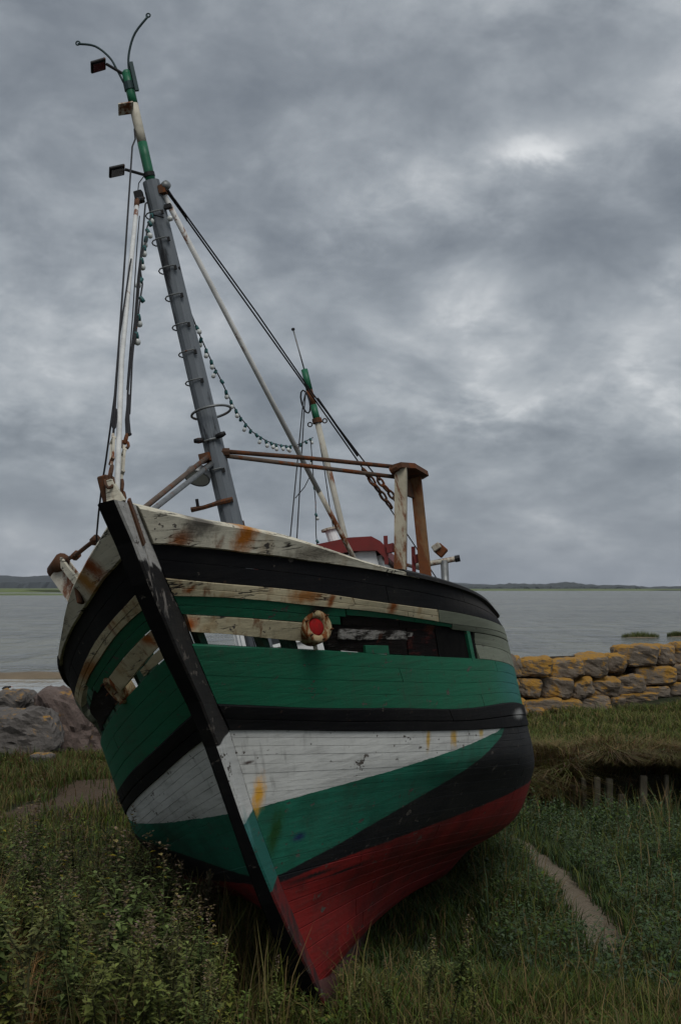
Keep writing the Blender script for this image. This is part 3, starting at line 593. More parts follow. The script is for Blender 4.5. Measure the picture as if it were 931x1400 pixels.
# bollard with pipe rail
bo=empty('pipe_bollard'); bo.parent=boat
MB().tube([(-2.0,1.20,2.05),(-2.0,1.335,2.745)],.032,10).build('post',M_steel,bo,True); MB().tube([(-2.0,1.10,2.755),(-2.0,1.44,2.735)],.022,8).build('pipe',M_polerust,bo,True); MB().tube([(-2.0,1.42,2.736),(-2.0,1.46,2.734)],.027,8).build('pipe_end',M_iron,bo)
MB().box((-2.0,1.325,2.83),(.07,.085,.09),Matrix.Rotation(rad(35),3,'X')).build('block',M_rust,bo,bevel=.008); MB().box((-1.97,1.30,2.86),(.06,.07,.05),Matrix.Rotation(rad(20),3,'X')).build('block',M_polerust,bo,bevel=.006)
part_tube('rail_pipe',[(-2.6,.98,2.86),(-2.2,1.12,2.75),(-2.0,1.2,2.75)],.016,M_pipe,boat)
# ------------------------------------------------------------ wheelhouse
wh=empty('wheelhouse'); wh.parent=boat
for nm,c,s in (('wall',(-3.42,0,2.48),(.05,1.40,1.36)),('wall',(-4.2,.715,2.45),(1.5,.05,1.28)),('wall',(-4.2,-.715,2.45),(1.5,.05,1.28)),('wall',(-4.98,0,2.45),(.05,1.46,1.28))): MB().box(c,s).build(nm,M_wh,wh)
V=[];K=0; secs=[(-.8,3.05),(-.8,3.14),(-.77,3.20),(-.70,3.262),(-.5,3.30),(0,3.318),(.5,3.30),(.70,3.262),(.77,3.20),(.8,3.14),(.8,3.05),(.765,3.05),(.72,3.125),(.5,3.175),(0,3.195),(-.5,3.175),(-.72,3.125),(-.765,3.05)]
for x in (-3.33,-5.1):
    V+=[(x,y,z) for y,z in secs]
n=len(secs); MB().add(V,[tuple(range(n)),tuple(range(2*n-1,n-1,-1))]+[(i,(i+1)%n,n+(i+1)%n,n+i) for i in range(n)]).build('roof',M_redp,wh)
for y in (-.46,0,.46):
    wn=MB().box((-3.393,y,2.72),(.012,.36,.40)).build('window',M_glass,wh)
    for dy,dz,sy,sz in ((-.19,0,.03,.44),(.19,0,.03,.44),(0,.21,.35,.03),(0,-.21,.35,.03)): MB().box((-3.385,y+dy,2.72+dz),(.03,sy,sz)).build('frame',M_wh,wn)
MB().tube([(-4.3,.27,3.28),(-4.3,.245,3.55)],.055,12).build('vent_pipe',M_wh,wh); MB().lathe((-4.3,.24,3.55),(0,0,1),[(.0,0),(.085,.0),(.085,.02),(0,.03)],14).build('vent_cap',M_polerust,wh)
MB().tube([(-1.55+.0,.78+.17*math.cos(a),2.62+.10*math.sin(a)) for a in np.linspace(0,2*math.pi,25)[:-1]],.05,8,closed=True).build('tyre',M_tyre,boat,True)
# ------------------------------------------------------------ mizzen pole and its wires
mz=part_tube('mizzen_mast',[(-6.1,.18,1.9),(-6.1,.18,3.7),(-6.1,.174,5.05)],.034,M_galleg2,boat,10)
part_tube('tip',[(-6.1,.174,5.05),(-6.1,.172,5.24)],.040,M_mgreen,mz,10); part_tube('tip',[(-6.1,.172,5.24),(-6.1,.168,5.42)],.036,M_rust,mz,10); part_tube('tip',[(-6.1,.168,5.42),(-6.1,.165,5.66)],.038,M_mgreen,mz,10)
part_tube('aerial',[(-6.1,.165,5.64),(-6.1,.145,6.145)],.009,M_steel,mz,6); MB().lathe((-6.1,.145,6.145),(0,0,1),[(0,-.02),(.02,-.01),(.02,.01),(0,.02)],8).build('aerial_knob',M_iron,mz)
MB().tube([(-6.1,.174,5.03),(-6.1,.174,5.08)],.055,10).build('collar',M_rust,mz)
for s in (-1,1): MB().tube([(-6.08,.174+s*.085+.025*math.cos(a),5.03+.025*math.sin(a)) for a in np.linspace(0,2*math.pi,9)[:-1]],.008,5,closed=True).build('eye',M_iron,mz)
wire([(-6.1,.12,5.40),(-5.9,.09,5.25),(-4.6,-.205,3.60),(-4.2,-.29,3.1)],.007); wire([(-6.1,.12,5.40),(-5.9,.10,5.22),(-4.6,-.145,3.56),(-4.2,-.22,3.05)],.007); wire([(-6.1,.155,4.98),(-6.1,.13,4.5),(-6.1,.089,4.02),(-6.1,.07,3.7)],.006)
MB().tube([Vector((-6.02,.105,5.28))+Vector((.05*math.cos(t)*.3,.045*math.sin(t),.13*math.cos(t))) for t in np.linspace(0,2*math.pi,13)[:-1]],.010,5,closed=True).build('thimble',M_wire,mz)
wire([(-4.9,-.10,4.05),(-4.9,.02,4.14),(-4.9,.12,4.26)],.005)
# ------------------------------------------------------------ starboard anchor davit
dv=empty('anchor_davit'); dv.parent=boat
MB().bar((1.30,-.60,2.68),(1.06,-.79,2.955),.018,.05,up=(1,1,0)).build('side_plate',M_bow,dv); MB().bar((1.12,-.70,2.62),(.92,-.86,2.91),.018,.05,up=(1,1,0)).build('side_plate',M_bow,dv)
MB().bar((1.20,-.655,2.66),(1.0,-.825,2.93),.16,.012,up=(1,-.6,.6)).build('web_plate',M_polerust,dv)
MB().tube([(1.07,-.775,2.95),(.90,-.885,2.93)],.05,12).build('roller',M_rust,dv,True)
part_tube('davit_rod',[(1.04,-.76,2.955),(1.30,-.61,2.925),(1.6,-.46,2.90),(1.83,-.33,2.885)],.013,M_rust,boat)
for p in ((1.27,-.625,2.925),(1.80,-.345,2.887)): MB().lathe(p,(1,1,.2),[(0,-.03),(.026,-.02),(.026,.02),(0,.03)],8).build('joint',M_rust,dv)
p,n=hullpt(.078,.55,.03,-1); MB().box(p,(.07,.03,.10)).build('rail_chock',M_rust,boat,bevel=.008)
# ------------------------------------------------------------ festoon lights
def festoon(pts,label,nb,start,drop=.022):
    g=empty('festoon_lights',mat=BOATM); tag(g,label,'string lights')
    P=[Vector(p) for p in pts]; MB().tube(P,.0055,5).build('cable',M_iron,g,True)
    Ls=[0]; 
    for i in range(len(P)-1): Ls.append(Ls[-1]+(P[i+1]-P[i]).length)
    for k in range(nb):
        s=start+(Ls[-1]-start)*(k+.4)/nb; i=min(np.searchsorted(Ls,s)-1,len(P)-2); p=P[i].lerp(P[i+1],(s-Ls[i])/(Ls[i+1]-Ls[i]))
        r=random.Random(k*7+nb); ax=Vector((r.uniform(-.5,.5),r.uniform(-.7,.5),-1)).normalized()
        sk=MB().lathe(p,ax,[(.006,-.008),(.013,-.004),(.015,.018),(.013,.034),(0,.034)],8).build('socket',M_sock,g,True)
        if r.random()<.8: MB().lathe(p,ax,[(.010,.032),(.018,.044),(.020,.056),(.014,.070),(0,.075)],8).build('bulb',M_bulb,sk,True)
FP=[(-.30,.062,5.052),(-.554,.018,4.945),(-.839,-.02,4.866),(-1.156,-.051,4.815),(-1.504,-.08,4.763),(-1.821,-.104,4.712),(-2.043,-.117,4.686),(-2.423,-.141,4.617),(-2.677,-.154,4.57),(-2.994,-.163,4.53),(-3.469,-.165,4.50),(-4.103,-.142,4.522),(-4.579,-.109,4.565),(-5.054,-.065,4.626),(-5.53,-.006,4.723),(-6.1,.086,4.883)]
festoon(FP,'string of teal-socketed bulbs sagging from the tall mast to the small aft pole',24,.7)
festoon([(-.20,.05,5.40),(-.19,-.03,5.443),(.129,-.02,5.226),(.461,.02,5.005),(.702,.02,4.822),(.842,.02,4.677),(.893,.025,4.563),(1.07,.02,4.389),(1.239,.02,4.222),(1.45,.02,4.02)],'short string of teal-socketed bulbs wound round the forestays near the mast top',10,.0)
festoon([(-5.8,.09,4.80),(-5.75,.05,4.5),(-5.7,.0,4.1),(-5.6,-.06,3.75),(-5.5,-.08,3.5)],'short string of bulbs hanging straight down from the small aft pole',4,.1)
# ------------------------------------------------------------ terrain
def sst(a,b,x): 
    t=np.clip((x-a)/(b-a),0,1); return t*t*(3-2*t)
WATER=-.6
def yp(x): return 19.3+.06*(x-3)+.16*np.sin(1.1*x+.6)+.07*np.sin(3.1*x)+.04*np.sin(7.*x)                 # line of the timber piles
def ywall(x): return 27.0+.55*np.clip(x-3.0,-8,14)     # front of the stone sea wall
def bump(x,y): return .030*np.sin(1.9*x+.7*y+.4)+.026*np.sin(2.7*y-1.3*x+2)+.016*np.sin(5.1*x+3.7*y)+.014*np.sin(6.3*y-4.1*x+1)
def H(x,y):
    x=np.asarray(x,float); y=np.asarray(y,float)
    h=1.0*(1-sst(1.,8.4,y))+.42*(1-sst(-2.6,-.5,x))*(1-sst(7.2,10.2,y))
    h=h-.16*np.exp(-((x-.75)/.8)**2-((y-10.3)/1.5)**2)
    h=h-.028*np.clip(y-9.2,0,8)*sst(-3.,-1.,x)
    low=sst(1.1,2.5,x-.05*(y-9))*sst(7.5,10,y)
    h=h-.22*low*(1-sst(yp(x)-.1,yp(x)+.06+.9*(1-sst(2.6,3.7,x)),y))
    sw=.06+.9*(1-sst(2.6,3.7,x)); ter=sst(yp(x)-.10,yp(x)+sw,y)*sst(1.2,2.4,x)
    h=h*(1-ter)+ter*(.17+(.02+.18*sst(4.2,7,x))*sst(20,27,y))
    h=h+bump(x,y)*(1-.5*low)
    sh=np.where(x>1,ywall(x)+.9,23.6+.0*x); k=sst(0,1,np.clip((x+1.5)/3,0,1)); sh=(40.)*(1-k)+(ywall(x)+.9)*k
    lf=(1-k)*sst(22.2,25,y); h=h*(1-lf)+lf*(-.38+.3*bump(x,y))
    h=h*(1-sst(sh,sh+2.2,y))+(-1.15)*sst(sh,sh+2.2,y)
    return h
def Hs(x,y): return float(H(x,y))
gx=np.concatenate([np.arange(-34,-7,.6),np.arange(-7,9,.16),np.arange(9,44,.6)]); gy=np.concatenate([np.arange(-8,5,.6),np.arange(5,18.8,.16),np.arange(18.8,20.2,.05),np.arange(20.2,24,.16),np.arange(24,46,.35)])
GX,GY=np.meshgrid(gx,gy); V=np.stack([GX,GY,H(GX,GY)],-1).reshape(-1,3); nx=len(gx)
Fg=[(j*nx+i,j*nx+i+1,(j+1)*nx+i+1,(j+1)*nx+i) for j in range(len(gy)-1) for i in range(nx-1)]
def on_ground(px,py):
    for dep in np.arange(6,45,.05):
        p=at(px,py,dep)
        if p.z<=Hs(p.x,p.y): return p
    return p
PATH=[on_ground(*q) for q in ((620,1122),(678,1138),(706,1152),(732,1172),(752,1196),(780,1220),(800,1250),(818,1276),(830,1298))]
PATH=np.array([[p.x,p.y] for p in PATH])
def path_d(x,y):
    P=np.stack([np.asarray(x),np.asarray(y)],-1); best=np.full(P.shape[:-1],9.)
    for a,b in zip(PATH[:-1],PATH[1:]):
        ab=b-a; t=np.clip(((P-a)@ab)/(ab@ab),0,1); best=np.minimum(best,np.linalg.norm(P-(a+t[...,None]*ab),axis=-1))
    return best
_d=on_ground(118,1086); DIRT=[(_d.x,_d.y,.50,1.5),(_d.x-.5,_d.y-1.2,.3,.7)]
def dirt_m(x,y):
    m=np.zeros_like(np.asarray(x,float))
    for cx,cy,rx,ry in DIRT: m=np.maximum(m,1-sst(.6,1.1,np.sqrt(((x-cx)/rx)**2+((y-cy)/ry)**2)))
    return m
def ground_mat():
    m,t=new_mat('soil_and_turf'); co=objco(t); n=t.noise(co,1.2,6,.6); f=t.noise(co,18.,7,.65); rgb=t.n('ShaderNodeSeparateColor',None,Color=t.n('ShaderNodeAttribute',{'attribute_name':'tint'}).outputs['Color']); en=t.m('MULTIPLY_ADD',t.noise(co,5.,6,.68),1.3,-.65); peb=t.n('ShaderNodeTexVoronoi',None,Vector=co,Scale=26.).outputs['Distance']
    col=t.mix(t.ss(n,.38,.62),(.020,.026,.012),(.036,.030,.018)); col=t.mix(t.ss(f,.5,.75),col,(.018,.015,.010))
    dirt=t.mix(f,(.030,.021,.015),(.105,.075,.052)); sand=t.mix(f,(.06,.047,.033),(.20,.165,.12)); sand=t.mix(t.m('MULTIPLY',t.ss(peb,.32,.1),.6),sand,(.22,.19,.15)); col=t.mix(t.ss(t.m('ADD',rgb.outputs[0],en),.35,.6),col,dirt); col=t.mix(t.ss(t.m('ADD',rgb.outputs[1],en),.35,.6),col,sand)
    finish(t,col,.95,t.m('MULTIPLY_ADD',peb,.5,t.m('MULTIPLY_ADD',f,.5,n)),.7,.06,spec=.1); return m
me=pymesh('ground',V.tolist(),Fg,ground_mat(),True)
a=me.color_attributes.new('tint','FLOAT_COLOR','POINT'); dp=1-sst(.13,.30,path_d(V[:,0],V[:,1])); dm=dirt_m(V[:,0],V[:,1]); dm=np.maximum(dm,sst(-.1,-.4,V[:,2])*sst(22,24,V[:,1]))
a.data.foreach_set('color',np.c_[dm,dp,dm*0,np.ones(len(V))].ravel())
tag(link('ground',me),kind='structure')
# water
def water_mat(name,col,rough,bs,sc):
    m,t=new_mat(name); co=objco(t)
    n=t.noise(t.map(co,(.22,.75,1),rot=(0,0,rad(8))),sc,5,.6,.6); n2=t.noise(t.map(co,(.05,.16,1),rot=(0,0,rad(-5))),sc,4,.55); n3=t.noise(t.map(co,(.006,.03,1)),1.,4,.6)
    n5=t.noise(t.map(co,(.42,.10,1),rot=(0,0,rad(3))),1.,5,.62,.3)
    c=t.mix(t.ss(n3,.4,.62),col,tuple(k*1.45 for k in col)); c=t.mix(t.m('MULTIPLY',t.ss(t.m('MULTIPLY_ADD',n2,.5,t.m('MULTIPLY',n,.5)),.50,.62),.85),c,tuple(k*.4 for k in col)); c=t.mix(t.m('MULTIPLY',t.ss(n5,.46,.66),.75 if bs>.5 else 0.),c,tuple(k*.38 for k in col))  # darker mixes put the shaded faces of wavelets into the water colour
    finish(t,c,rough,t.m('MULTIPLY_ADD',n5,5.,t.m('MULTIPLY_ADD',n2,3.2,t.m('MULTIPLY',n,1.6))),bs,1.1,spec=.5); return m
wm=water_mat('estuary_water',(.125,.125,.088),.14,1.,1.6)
V=[];Fw=[]
ys=[20,40,80,200,600,1600,9000]
for y in ys:
    for x in (-6000,-300,-40,0,40,300,6000): V.append((x,y,WATER))
Fw=[(j*7+i,j*7+i+1,(j+1)*7+i+1,(j+1)*7+i) for j in range(len(ys)-1) for i in range(6)]
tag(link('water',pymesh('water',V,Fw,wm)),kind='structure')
# pale still pool and sand spit on the left
M_sand=plain('wet_sand',(.16,.12,.075),.8,0,.4,.7)
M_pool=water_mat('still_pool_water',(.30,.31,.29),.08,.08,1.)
V=[];Fs_=[]; n=40
for i in range(n+1):
    x=-24+i*.5; V+=[(x,41.+.5*math.sin(i*.7),WATER+.012),(x,50+.3*math.sin(i*.4),WATER+.012)]
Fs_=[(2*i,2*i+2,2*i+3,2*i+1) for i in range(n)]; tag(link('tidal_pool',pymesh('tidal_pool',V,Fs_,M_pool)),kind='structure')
V=[];Fs_=[]
for i in range(n+1):
    x=-26+i*.5; k=min(1,i/6,(n-i)/10)
    for dy,dz in ((-1.0,-.1),(-.6,.10),(0,.20),(.8,.16),(1.6,-.1)): V.append((x,51+.3*math.sin(i*.4)+dy*(.4+.6*k),WATER+dz*(.5+.5*k)+.02*math.sin(i*1.3)))
Fs_=[(i*5+k,i*5+k+1,i*5+5+k+1,i*5+5+k) for i in range(n) for k in range(4)]; tag(link('sand_spit',pymesh('sand_spit',V,Fs_,M_sand,True)),kind='structure')
# far shores
M_marsh=plain('far_marsh_grass',(.11,.14,.045),.95,0,.4,.02); M_wood=plain('far_woodland',(.030,.036,.033),.95,0,.4,.05); M_hill=plain('far_wooded_hill',(.034,.040,.042),.95,0,.4,.02)
def shore(name,x0,x1,y0,y1,z,mat,seed,step=12.):
    r=random.Random(seed); n=int((x1-x0)/step); V=[]
    for i in range(n+1):
        x=x0+i*step; V+=[(x,y0+r.uniform(-6,6),WATER-.3),(x,y0+3+r.uniform(0,5),z+r.uniform(-.15,.15)),(x,y1,z+r.uniform(0,.3)),(x,y1+5,WATER-.4)]
    Fq=[(i*4+k,i*4+k+1,i*4+4+k+1,i*4+4+k) for i in range(n) for k in range(3)]
    tag(link(name,pymesh(name,V,Fq,mat,True)),kind='structure')
shore('near_marsh_bank',-420,-60,570,640,-.25,M_marsh,1); shore('far_marsh_bank',-900,40,900,2000,1.0,M_marsh,2,20.); shore('far_shore',90,1500,1350,2600,.2,M_marsh,3,25.); shore('far_shore',-300,200,1500,2600,.3,M_marsh,5,25.)
def hillmesh(name,x0,x1,y0,dep,hf,mat,seed,step=8.,canopy=1.5):
    r=random.Random(seed); n=int((x1-x0)/step); V=[]
    for i in range(n+1):
        x=x0+i*step; h=hf(x)
        for k,(dy,f) in enumerate(((0,0),(.02,.35),(.2,.62),(.5,.85),(.8,1.),(1.3,.7),(1.6,0))): V.append((x+r.uniform(-2,2),y0+dy*dep+r.uniform(-5,5),-.6+h*f+(r.uniform(-.3,1)*canopy if f else -.3)))
    Fq=[(i*7+k,i*7+k+1,i*7+7+k+1,i*7+7+k) for i in range(n) for k in range(6)]
    return link(name,pymesh(name,V,Fq,mat))
tag(hillmesh('wooded_hill',-1100,-120,2000,500,lambda x:20+5*math.sin(x*.011)+3*math.sin(x*.03+1),M_hill,4,7.,2.6),kind='structure')
o=hillmesh('far_woods',60,1400,2250,200,lambda x:5.+2.5*math.sin(x*.02)+1.5*math.sin(x*.07)+ (5*max(0,1-abs(x-250)/200)),M_wood,8,5.,2.2); tag(o,'thin dark line of trees along the far shore','trees',kind='stuff')
hillmesh('far_hill',-100,700,3600,600,lambda x:26*max(.25,1-abs(x-150)/450),M_hill,9,14.,2.).__setitem__('kind','structure')

# ------------------------------------------------------------ stones
def stone_mat(name,lich,base1,base2):
    m,t=new_mat(name); co=objco(t); g=t.n('ShaderNodeNewGeometry'); rnd=t.n('ShaderNodeObjectInfo').outputs['Random']
    off=t.n('ShaderNodeVectorMath',{'operation':'ADD'},i0=co,i1=t.n('ShaderNodeCombineXYZ',None,X=t.m('MULTIPLY',rnd,37.),Y=t.m('MULTIPLY',rnd,11.),Z=0.).outputs[0]).outputs[0]
    n=t.noise(off,4.,7,.65); f=t.noise(off,30.,6,.65); l=t.noise(off,2.6,7,.66,.4)
    col=t.mix(n,base1,base2); col=t.mix(t.m('MULTIPLY',t.ss(f,.5,.7),.5),col,(.03,.027,.024))
    nz=t.n('ShaderNodeSeparateXYZ',None,Vector=g.outputs['Normal']).outputs[2]
    k=t.m('ADD',t.m('MULTIPLY_ADD',nz,.13,l),t.m('MULTIPLY',rnd,.10)); k2=t.m('MULTIPLY_ADD',f,.25,k)
    col=t.mix(t.m('MULTIPLY',t.ss(k2,.80-lich*.2,.93-lich*.2),.9),col,t.mix(f,(.16,.075,.010),(.40,.215,.028)))
    finish(t,col,.92,t.m('MULTIPLY_ADD',f,.4,n),.7,.05); return m
M_stone=stone_mat('lichened_stone',.58,(.075,.058,.042),(.20,.165,.13)); M_bould=stone_mat('grey_boulder_stone',.0,(.05,.045,.042),(.145,.13,.118)); M_bould2=stone_mat('pinkish_boulder_stone',.12,(.065,.047,.04),(.16,.12,.105))
from mathutils import noise as mnoise
def rock_geo(sx,sy,sz,seed,n=7,jit=.22,rough=.10,rnd=7.):
    """angular block: a cuboid with eight jittered corners, chipped edges and a broken surface"""
    r=random.Random(seed*13+5); cor={(i,j,k):Vector((i*(1+r.uniform(-jit,jit*.5)),j*(1+r.uniform(-jit,jit*.5)),k*(1+r.uniform(-jit,jit*.4)))) for i in (-1,1) for j in (-1,1) for k in (-1,1)}
    idx={}; V=[]; Fq=[]; sv=Vector((seed*3.7,seed*1.3,seed*.7)); s3=min(sx,sz,sy)
    def vert(u,v,w):
        key=(round(u,4),round(v,4),round(w,4))
        if key in idx: return idx[key]
        q=(abs(u)**rnd+abs(v)**rnd+abs(w)**rnd)**(-1/rnd); u2,v2,w2=u*q,v*q,w*q; p=Vector((0,0,0))
        for (i,j,k),c in cor.items(): p+=c*((1+i*u2)*(1+j*v2)*(1+k*w2)/8)
        c3=Vector((p.x*sx,p.y*sy,p.z*sz)); d=Vector((u2,v2,w2)).normalized(); st=c3/s3
        c3+=d*s3*rough*(1.3*mnoise.fractal(st*1.1+sv,.8,2.2,4)-1.2*max(0,mnoise.noise(st*1.7+sv*2)-.15)+.5*mnoise.noise(st*5+sv))
        idx[key]=len(V); V.append(c3); return idx[key]
    g=[-1+2*i/n for i in range(n+1)]
    for ax in range(3):
        for sg in (-1,1):
            for i in range(n):
                for j in range(n):
                    q=[]
                    for (a,b) in ((g[i],g[j]),(g[i+1],g[j]),(g[i+1],g[j+1]),(g[i],g[j+1])):
                        c=[0,0,0]; c[ax]=sg; c[(ax+1)%3]=a; c[(ax+2)%3]=b; q.append(vert(*c))
                    Fq.append(tuple(q) if sg>0 else tuple(q[::-1]))
    me=bpy.data.meshes.new('stone'); me.from_pydata(V,[],Fq); me.update(); return me
wall=empty('stone_sea_wall',(5.,28.3,.3)); tag(wall,'low sea wall of rough blocks crusted with orange lichen beside the water','stone wall')
ROWS=[[(660,892,704,926),(690,897,708,925),(703,898,749,925),(749,899,795,925),(783,894,824,923),(822,893,852,921),(852,897,880,912),(838,882,893,911),(893,882,919,911),(916,878,960,910),(871,880,897,897),(955,876,1000,908),(996,875,1050,905),(1046,872,1110,902)],
[(655,925,704,956),(704,928,735,954),(734,926,779,953),(778,927,806,953),(804,924,841,951),(838,921,873,949),(861,912,914,938),(907,909,950,930),(945,908,990,936),(985,905,1040,932),(1035,902,1090,930)],
[(650,955,712,985),(708,956,762,975),(760,955,790,972),(788,951,830,970),(829,951,848,964),(845,946,892,962),(870,938,912,954),(902,932,942,952),(938,934,985,955),(980,930,1030,952),(1025,928,1085,950),(690,968,740,992),(738,968,790,985)]]
for ri,row in enumerate(ROWS):
    for si,(x0,y0,x1,y1) in enumerate(row):
        px=(x0+x1)/2; dep=27.15+(px-700)*.0125-ri*.16+random.uniform(-.07,.07); c=at(px,(y0+y1)/2,dep); kx=dep/F_PX; sx=(x1-x0)*kx/2*1.18; sz=(y1-y0)*kx/2*1.06
        o=link('stone',rock_geo(sx,.36,sz,ri*50+si,8,.24,.15),wall); o.data.materials.append(M_stone)
        o.location=c-wall.location; o.rotation_euler=(random.uniform(-.1,.1),random.uniform(-.07,.07),random.uniform(-.15,.2))
V=[]
for px in range(630,1120,35):
    dep=27.35+(px-700)*.0125
    for py,dd in ((900-.045*(px-700),0),(1000,0),(1000,.5),(900-.045*(px-700),.5)): V.append(tuple(at(px,py,dep+dd)-wall.location))
n=len(V)//4; link('rubble_core',pymesh('rubble_core',V,[(i*4+k,i*4+(k+1)%4,i*4+4+(k+1)%4,i*4+4+k) for i in range(n-1) for k in range(4)],plain('dark_rubble',(.045,.036,.028),.95,0,.6,3.)),wall)
# boulders on the left
def boulder(px0,py0,px1,py1,dep,seed,mat,label,depth=.4,rot=0,tilt=0):
    c=at((px0+px1)/2,(py0+py1)/2,dep); k=dep/F_PX/2*1.16; o=link('boulder',rock_geo((px1-px0)*k*.93,depth,(py1-py0)*k*.93,seed,14,.34,.17,5.)); o.location=c; o.rotation_euler=(0,tilt,rot)
    o.data.materials.append(mat); tag(o,label,'boulder','boulders on the left bank'); return o
boulder(-30,968,84,1034,21.4,3,M_bould,'large grey boulder at the left edge, nearest of the boulders',.5,.1,-.08)
boulder(46,944,128,1040,22.4,8,M_bould2,'pinkish boulder with a lichened upright corner behind the large grey one',.45,.2,.05)
boulder(-26,948,40,1010,22.6,12,M_bould,'low grey boulder partly behind the large grey one at the left edge',.4)
boulder(40,1029,74,1042,20.4,15,M_bould,'small flat pale stone lying in the grass below the boulders',.2)
boulder(100,960,160,1045,22.6,21,M_bould2,'pinkish boulder half hidden behind the boat bow',.45,.3)
boulder(-110,945,-24,1040,21.8,25,M_bould,'grey boulder just beyond the left edge of the view',.5,.2)
# bird on the mud
br=empty('bird',at(8,946,44.)); br.scale=(.7,.7,.7); tag(br,'small dark bird with a white belly on the pale tidal flat','bird')
M_bd=plain('dark_plumage',(.012,.012,.014),.7); M_bw=plain('white_plumage',(.6,.6,.58),.7); M_bb=plain('orange_bill',(.5,.12,.02),.5)
body=MB().lathe((-.17,0,.13),(1,0,.25),[(.0,0),(.03,.03),(.075,.12),(.085,.20),(.065,.28),(.045,.33),(.05,.37),(.045,.41),(0,.44)],12).build('body',M_bd,br,True)
MB().lathe((-.10,0,.105),(1,0,.2),[(0,0),(.06,.08),(.065,.14),(0,.22)],10).build('belly',M_bw,br,True); MB().tube([(.235,0,.235),(.33,0,.215)],[.014,.006],6).build('bill',M_bb,br)
for s in (-1,1): MB().tube([(0,.03*s,.10),(.005,.03*s,.0)],.008,5).build('leg',M_bb,br)
# buoy
bu=empty('buoy',at(923,858,60.)); tag(bu,'tiny red buoy floating on the water near the right edge','buoy'); bu.location.z=WATER
MB().lathe((0,0,0),(0,0,1),[(0,-.12),(.13,-.06),(.16,.05),(.12,.15),(.04,.20),(.03,.27),(0,.28)],14).build('float',M_cap,bu,True); MB().tube([(.03*math.cos(a),0,.30+.03*math.sin(a)) for a in np.linspace(0,6.28,9)[:-1]],.008,5,closed=True).build('ring',M_iron,bu)
# ------------------------------------------------------------ timber piles holding the terrace
M_pile=plain('weathered_pile_timber',(.15,.13,.095),.95,0,.6,5.)
pl=empty('timber_revetment',(4,19.3,-.3)); tag(pl,'row of short weathered timber posts along the grassy step','post row')
pr2=random.Random(5); xx=1.9
while xx<11:
    y=yp(xx)-.20+pr2.uniform(-.04,.04); zb=Hs(xx,y-.2)-.3; zt=.10+pr2.choice([-.22,-.1,-.04,0,.02,.03]); wd=pr2.uniform(.05,.12)
    if pr2.random()<.9: MB().bar((xx-4,y-19.3,zb+.3),(xx+pr2.uniform(-.05,.05)-4,y-19.3+pr2.uniform(-.06,.03),zt+.3),wd,.09,up=(0,1,0),wx2=wd*.85).build('post',M_pile,pl,bevel=.012)
    xx+=pr2.choice([.11,.14,.19,.26,.4])
# ------------------------------------------------------------ vegetation
def leaf_mat(name,rough=.65,trans=.25):
    m,t=new_mat(name); c=t.n('ShaderNodeAttribute',{'attribute_name':'tint'}).outputs['Color']
    b=t.n('ShaderNodeBsdfPrincipled',None,Base_Color=c,Roughness=rough); b.inputs['Specular IOR Level'].default_value=.10
    tr=t.n('ShaderNodeBsdfTranslucent',None,Color=c); mx=t.n('ShaderNodeMixShader',None,Fac=trans); t.L.new(b.outputs[0],mx.inputs[1]); t.L.new(tr.outputs[0],mx.inputs[2])
    t.L.new(mx.outputs[0],t.n('ShaderNodeOutputMaterial').inputs[0]); return m
M_leaf=leaf_mat('leaf'); M_grass=leaf_mat('grass_blade')
def blades(P,h,lean,wd,col,r,az=None):
    """grass blades: 5 verts, 3 tris each. P base points, h heights"""
    n=len(P); a=r.uniform(0,2*np.pi,n) if az is None else az; fx,fy=np.cos(a),np.sin(a); b=a+np.pi/2; wx,wy=np.cos(b)*wd/2,np.sin(b)*wd/2
    l1=lean*.35*h; l2=lean*h; z=np.zeros(n)
    def pt(l,zz,s): return np.stack([P[:,0]+fx*l+wx*s,P[:,1]+fy*l+wy*s,P[:,2]+zz],-1)
    V=np.stack([pt(z,z-.02,-1),pt(z,z-.02,1),pt(l1,h*.55,-.75),pt(l1,h*.55,.75),pt(l2,h*(1-.25*lean),0)],1)
    i=(np.arange(n)*5)[:,None]; T=np.concatenate([i+[0,1,3],i+[0,3,2],i+[2,3,4]],1).reshape(-1,3)
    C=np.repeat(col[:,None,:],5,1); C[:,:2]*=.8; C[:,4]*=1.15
    return V.reshape(-1,3),T,C.reshape(-1,3)
def leaves(P,L,Wd,dirs,col):
    """folded leaves: 4 outline verts + 1 midrib, 4 tris"""
    n=len(P); d=norm(dirs); s=norm(np.cross(d,np.array([0,0,1.])+1e-3)); u=np.cross(s,d)
    L=L[:,None];Wd=Wd[:,None]
    V=np.stack([P,P+d*L*.45+s*Wd*.5+u*Wd*.12,P+d*L-u*L*.12,P+d*L*.45-s*Wd*.5+u*Wd*.12,P+d*L*.5-u*Wd*.06],1)
    i=(np.arange(n)*5)[:,None]; T=np.concatenate([i+[0,1,4],i+[1,2,4],i+[2,3,4],i+[3,0,4]],1).reshape(-1,3)
    return V.reshape(-1,3),T,np.repeat(col[:,None,:],5,1).reshape(-1,3)
def join(parts):
    Vs,Ts,Cs=[],[],[];k=0
    for v,t,c in parts: Vs.append(v);Ts.append(t+k);Cs.append(c);k+=len(v)
    return np.concatenate(Vs),np.concatenate(Ts),np.concatenate(Cs)
G1=np.array([.052,.080,.017]);G2=np.array([.105,.115,.028]);STRAW=np.array([.17,.12,.055]);BLUEG=np.array([.052,.080,.036]);OLIVE=np.array([.115,.098,.038]);BROWN=np.array([.10,.055,.028])
def mixcol(r,n,cols,wts):
    i=r.choice(len(cols),n,p=np.array(wts)/sum(wts)); c=np.array(cols)[i]; return np.clip(c*r.uniform(.7,1.3,(n,1))+r.normal(0,.004,(n,3)),.004,1)
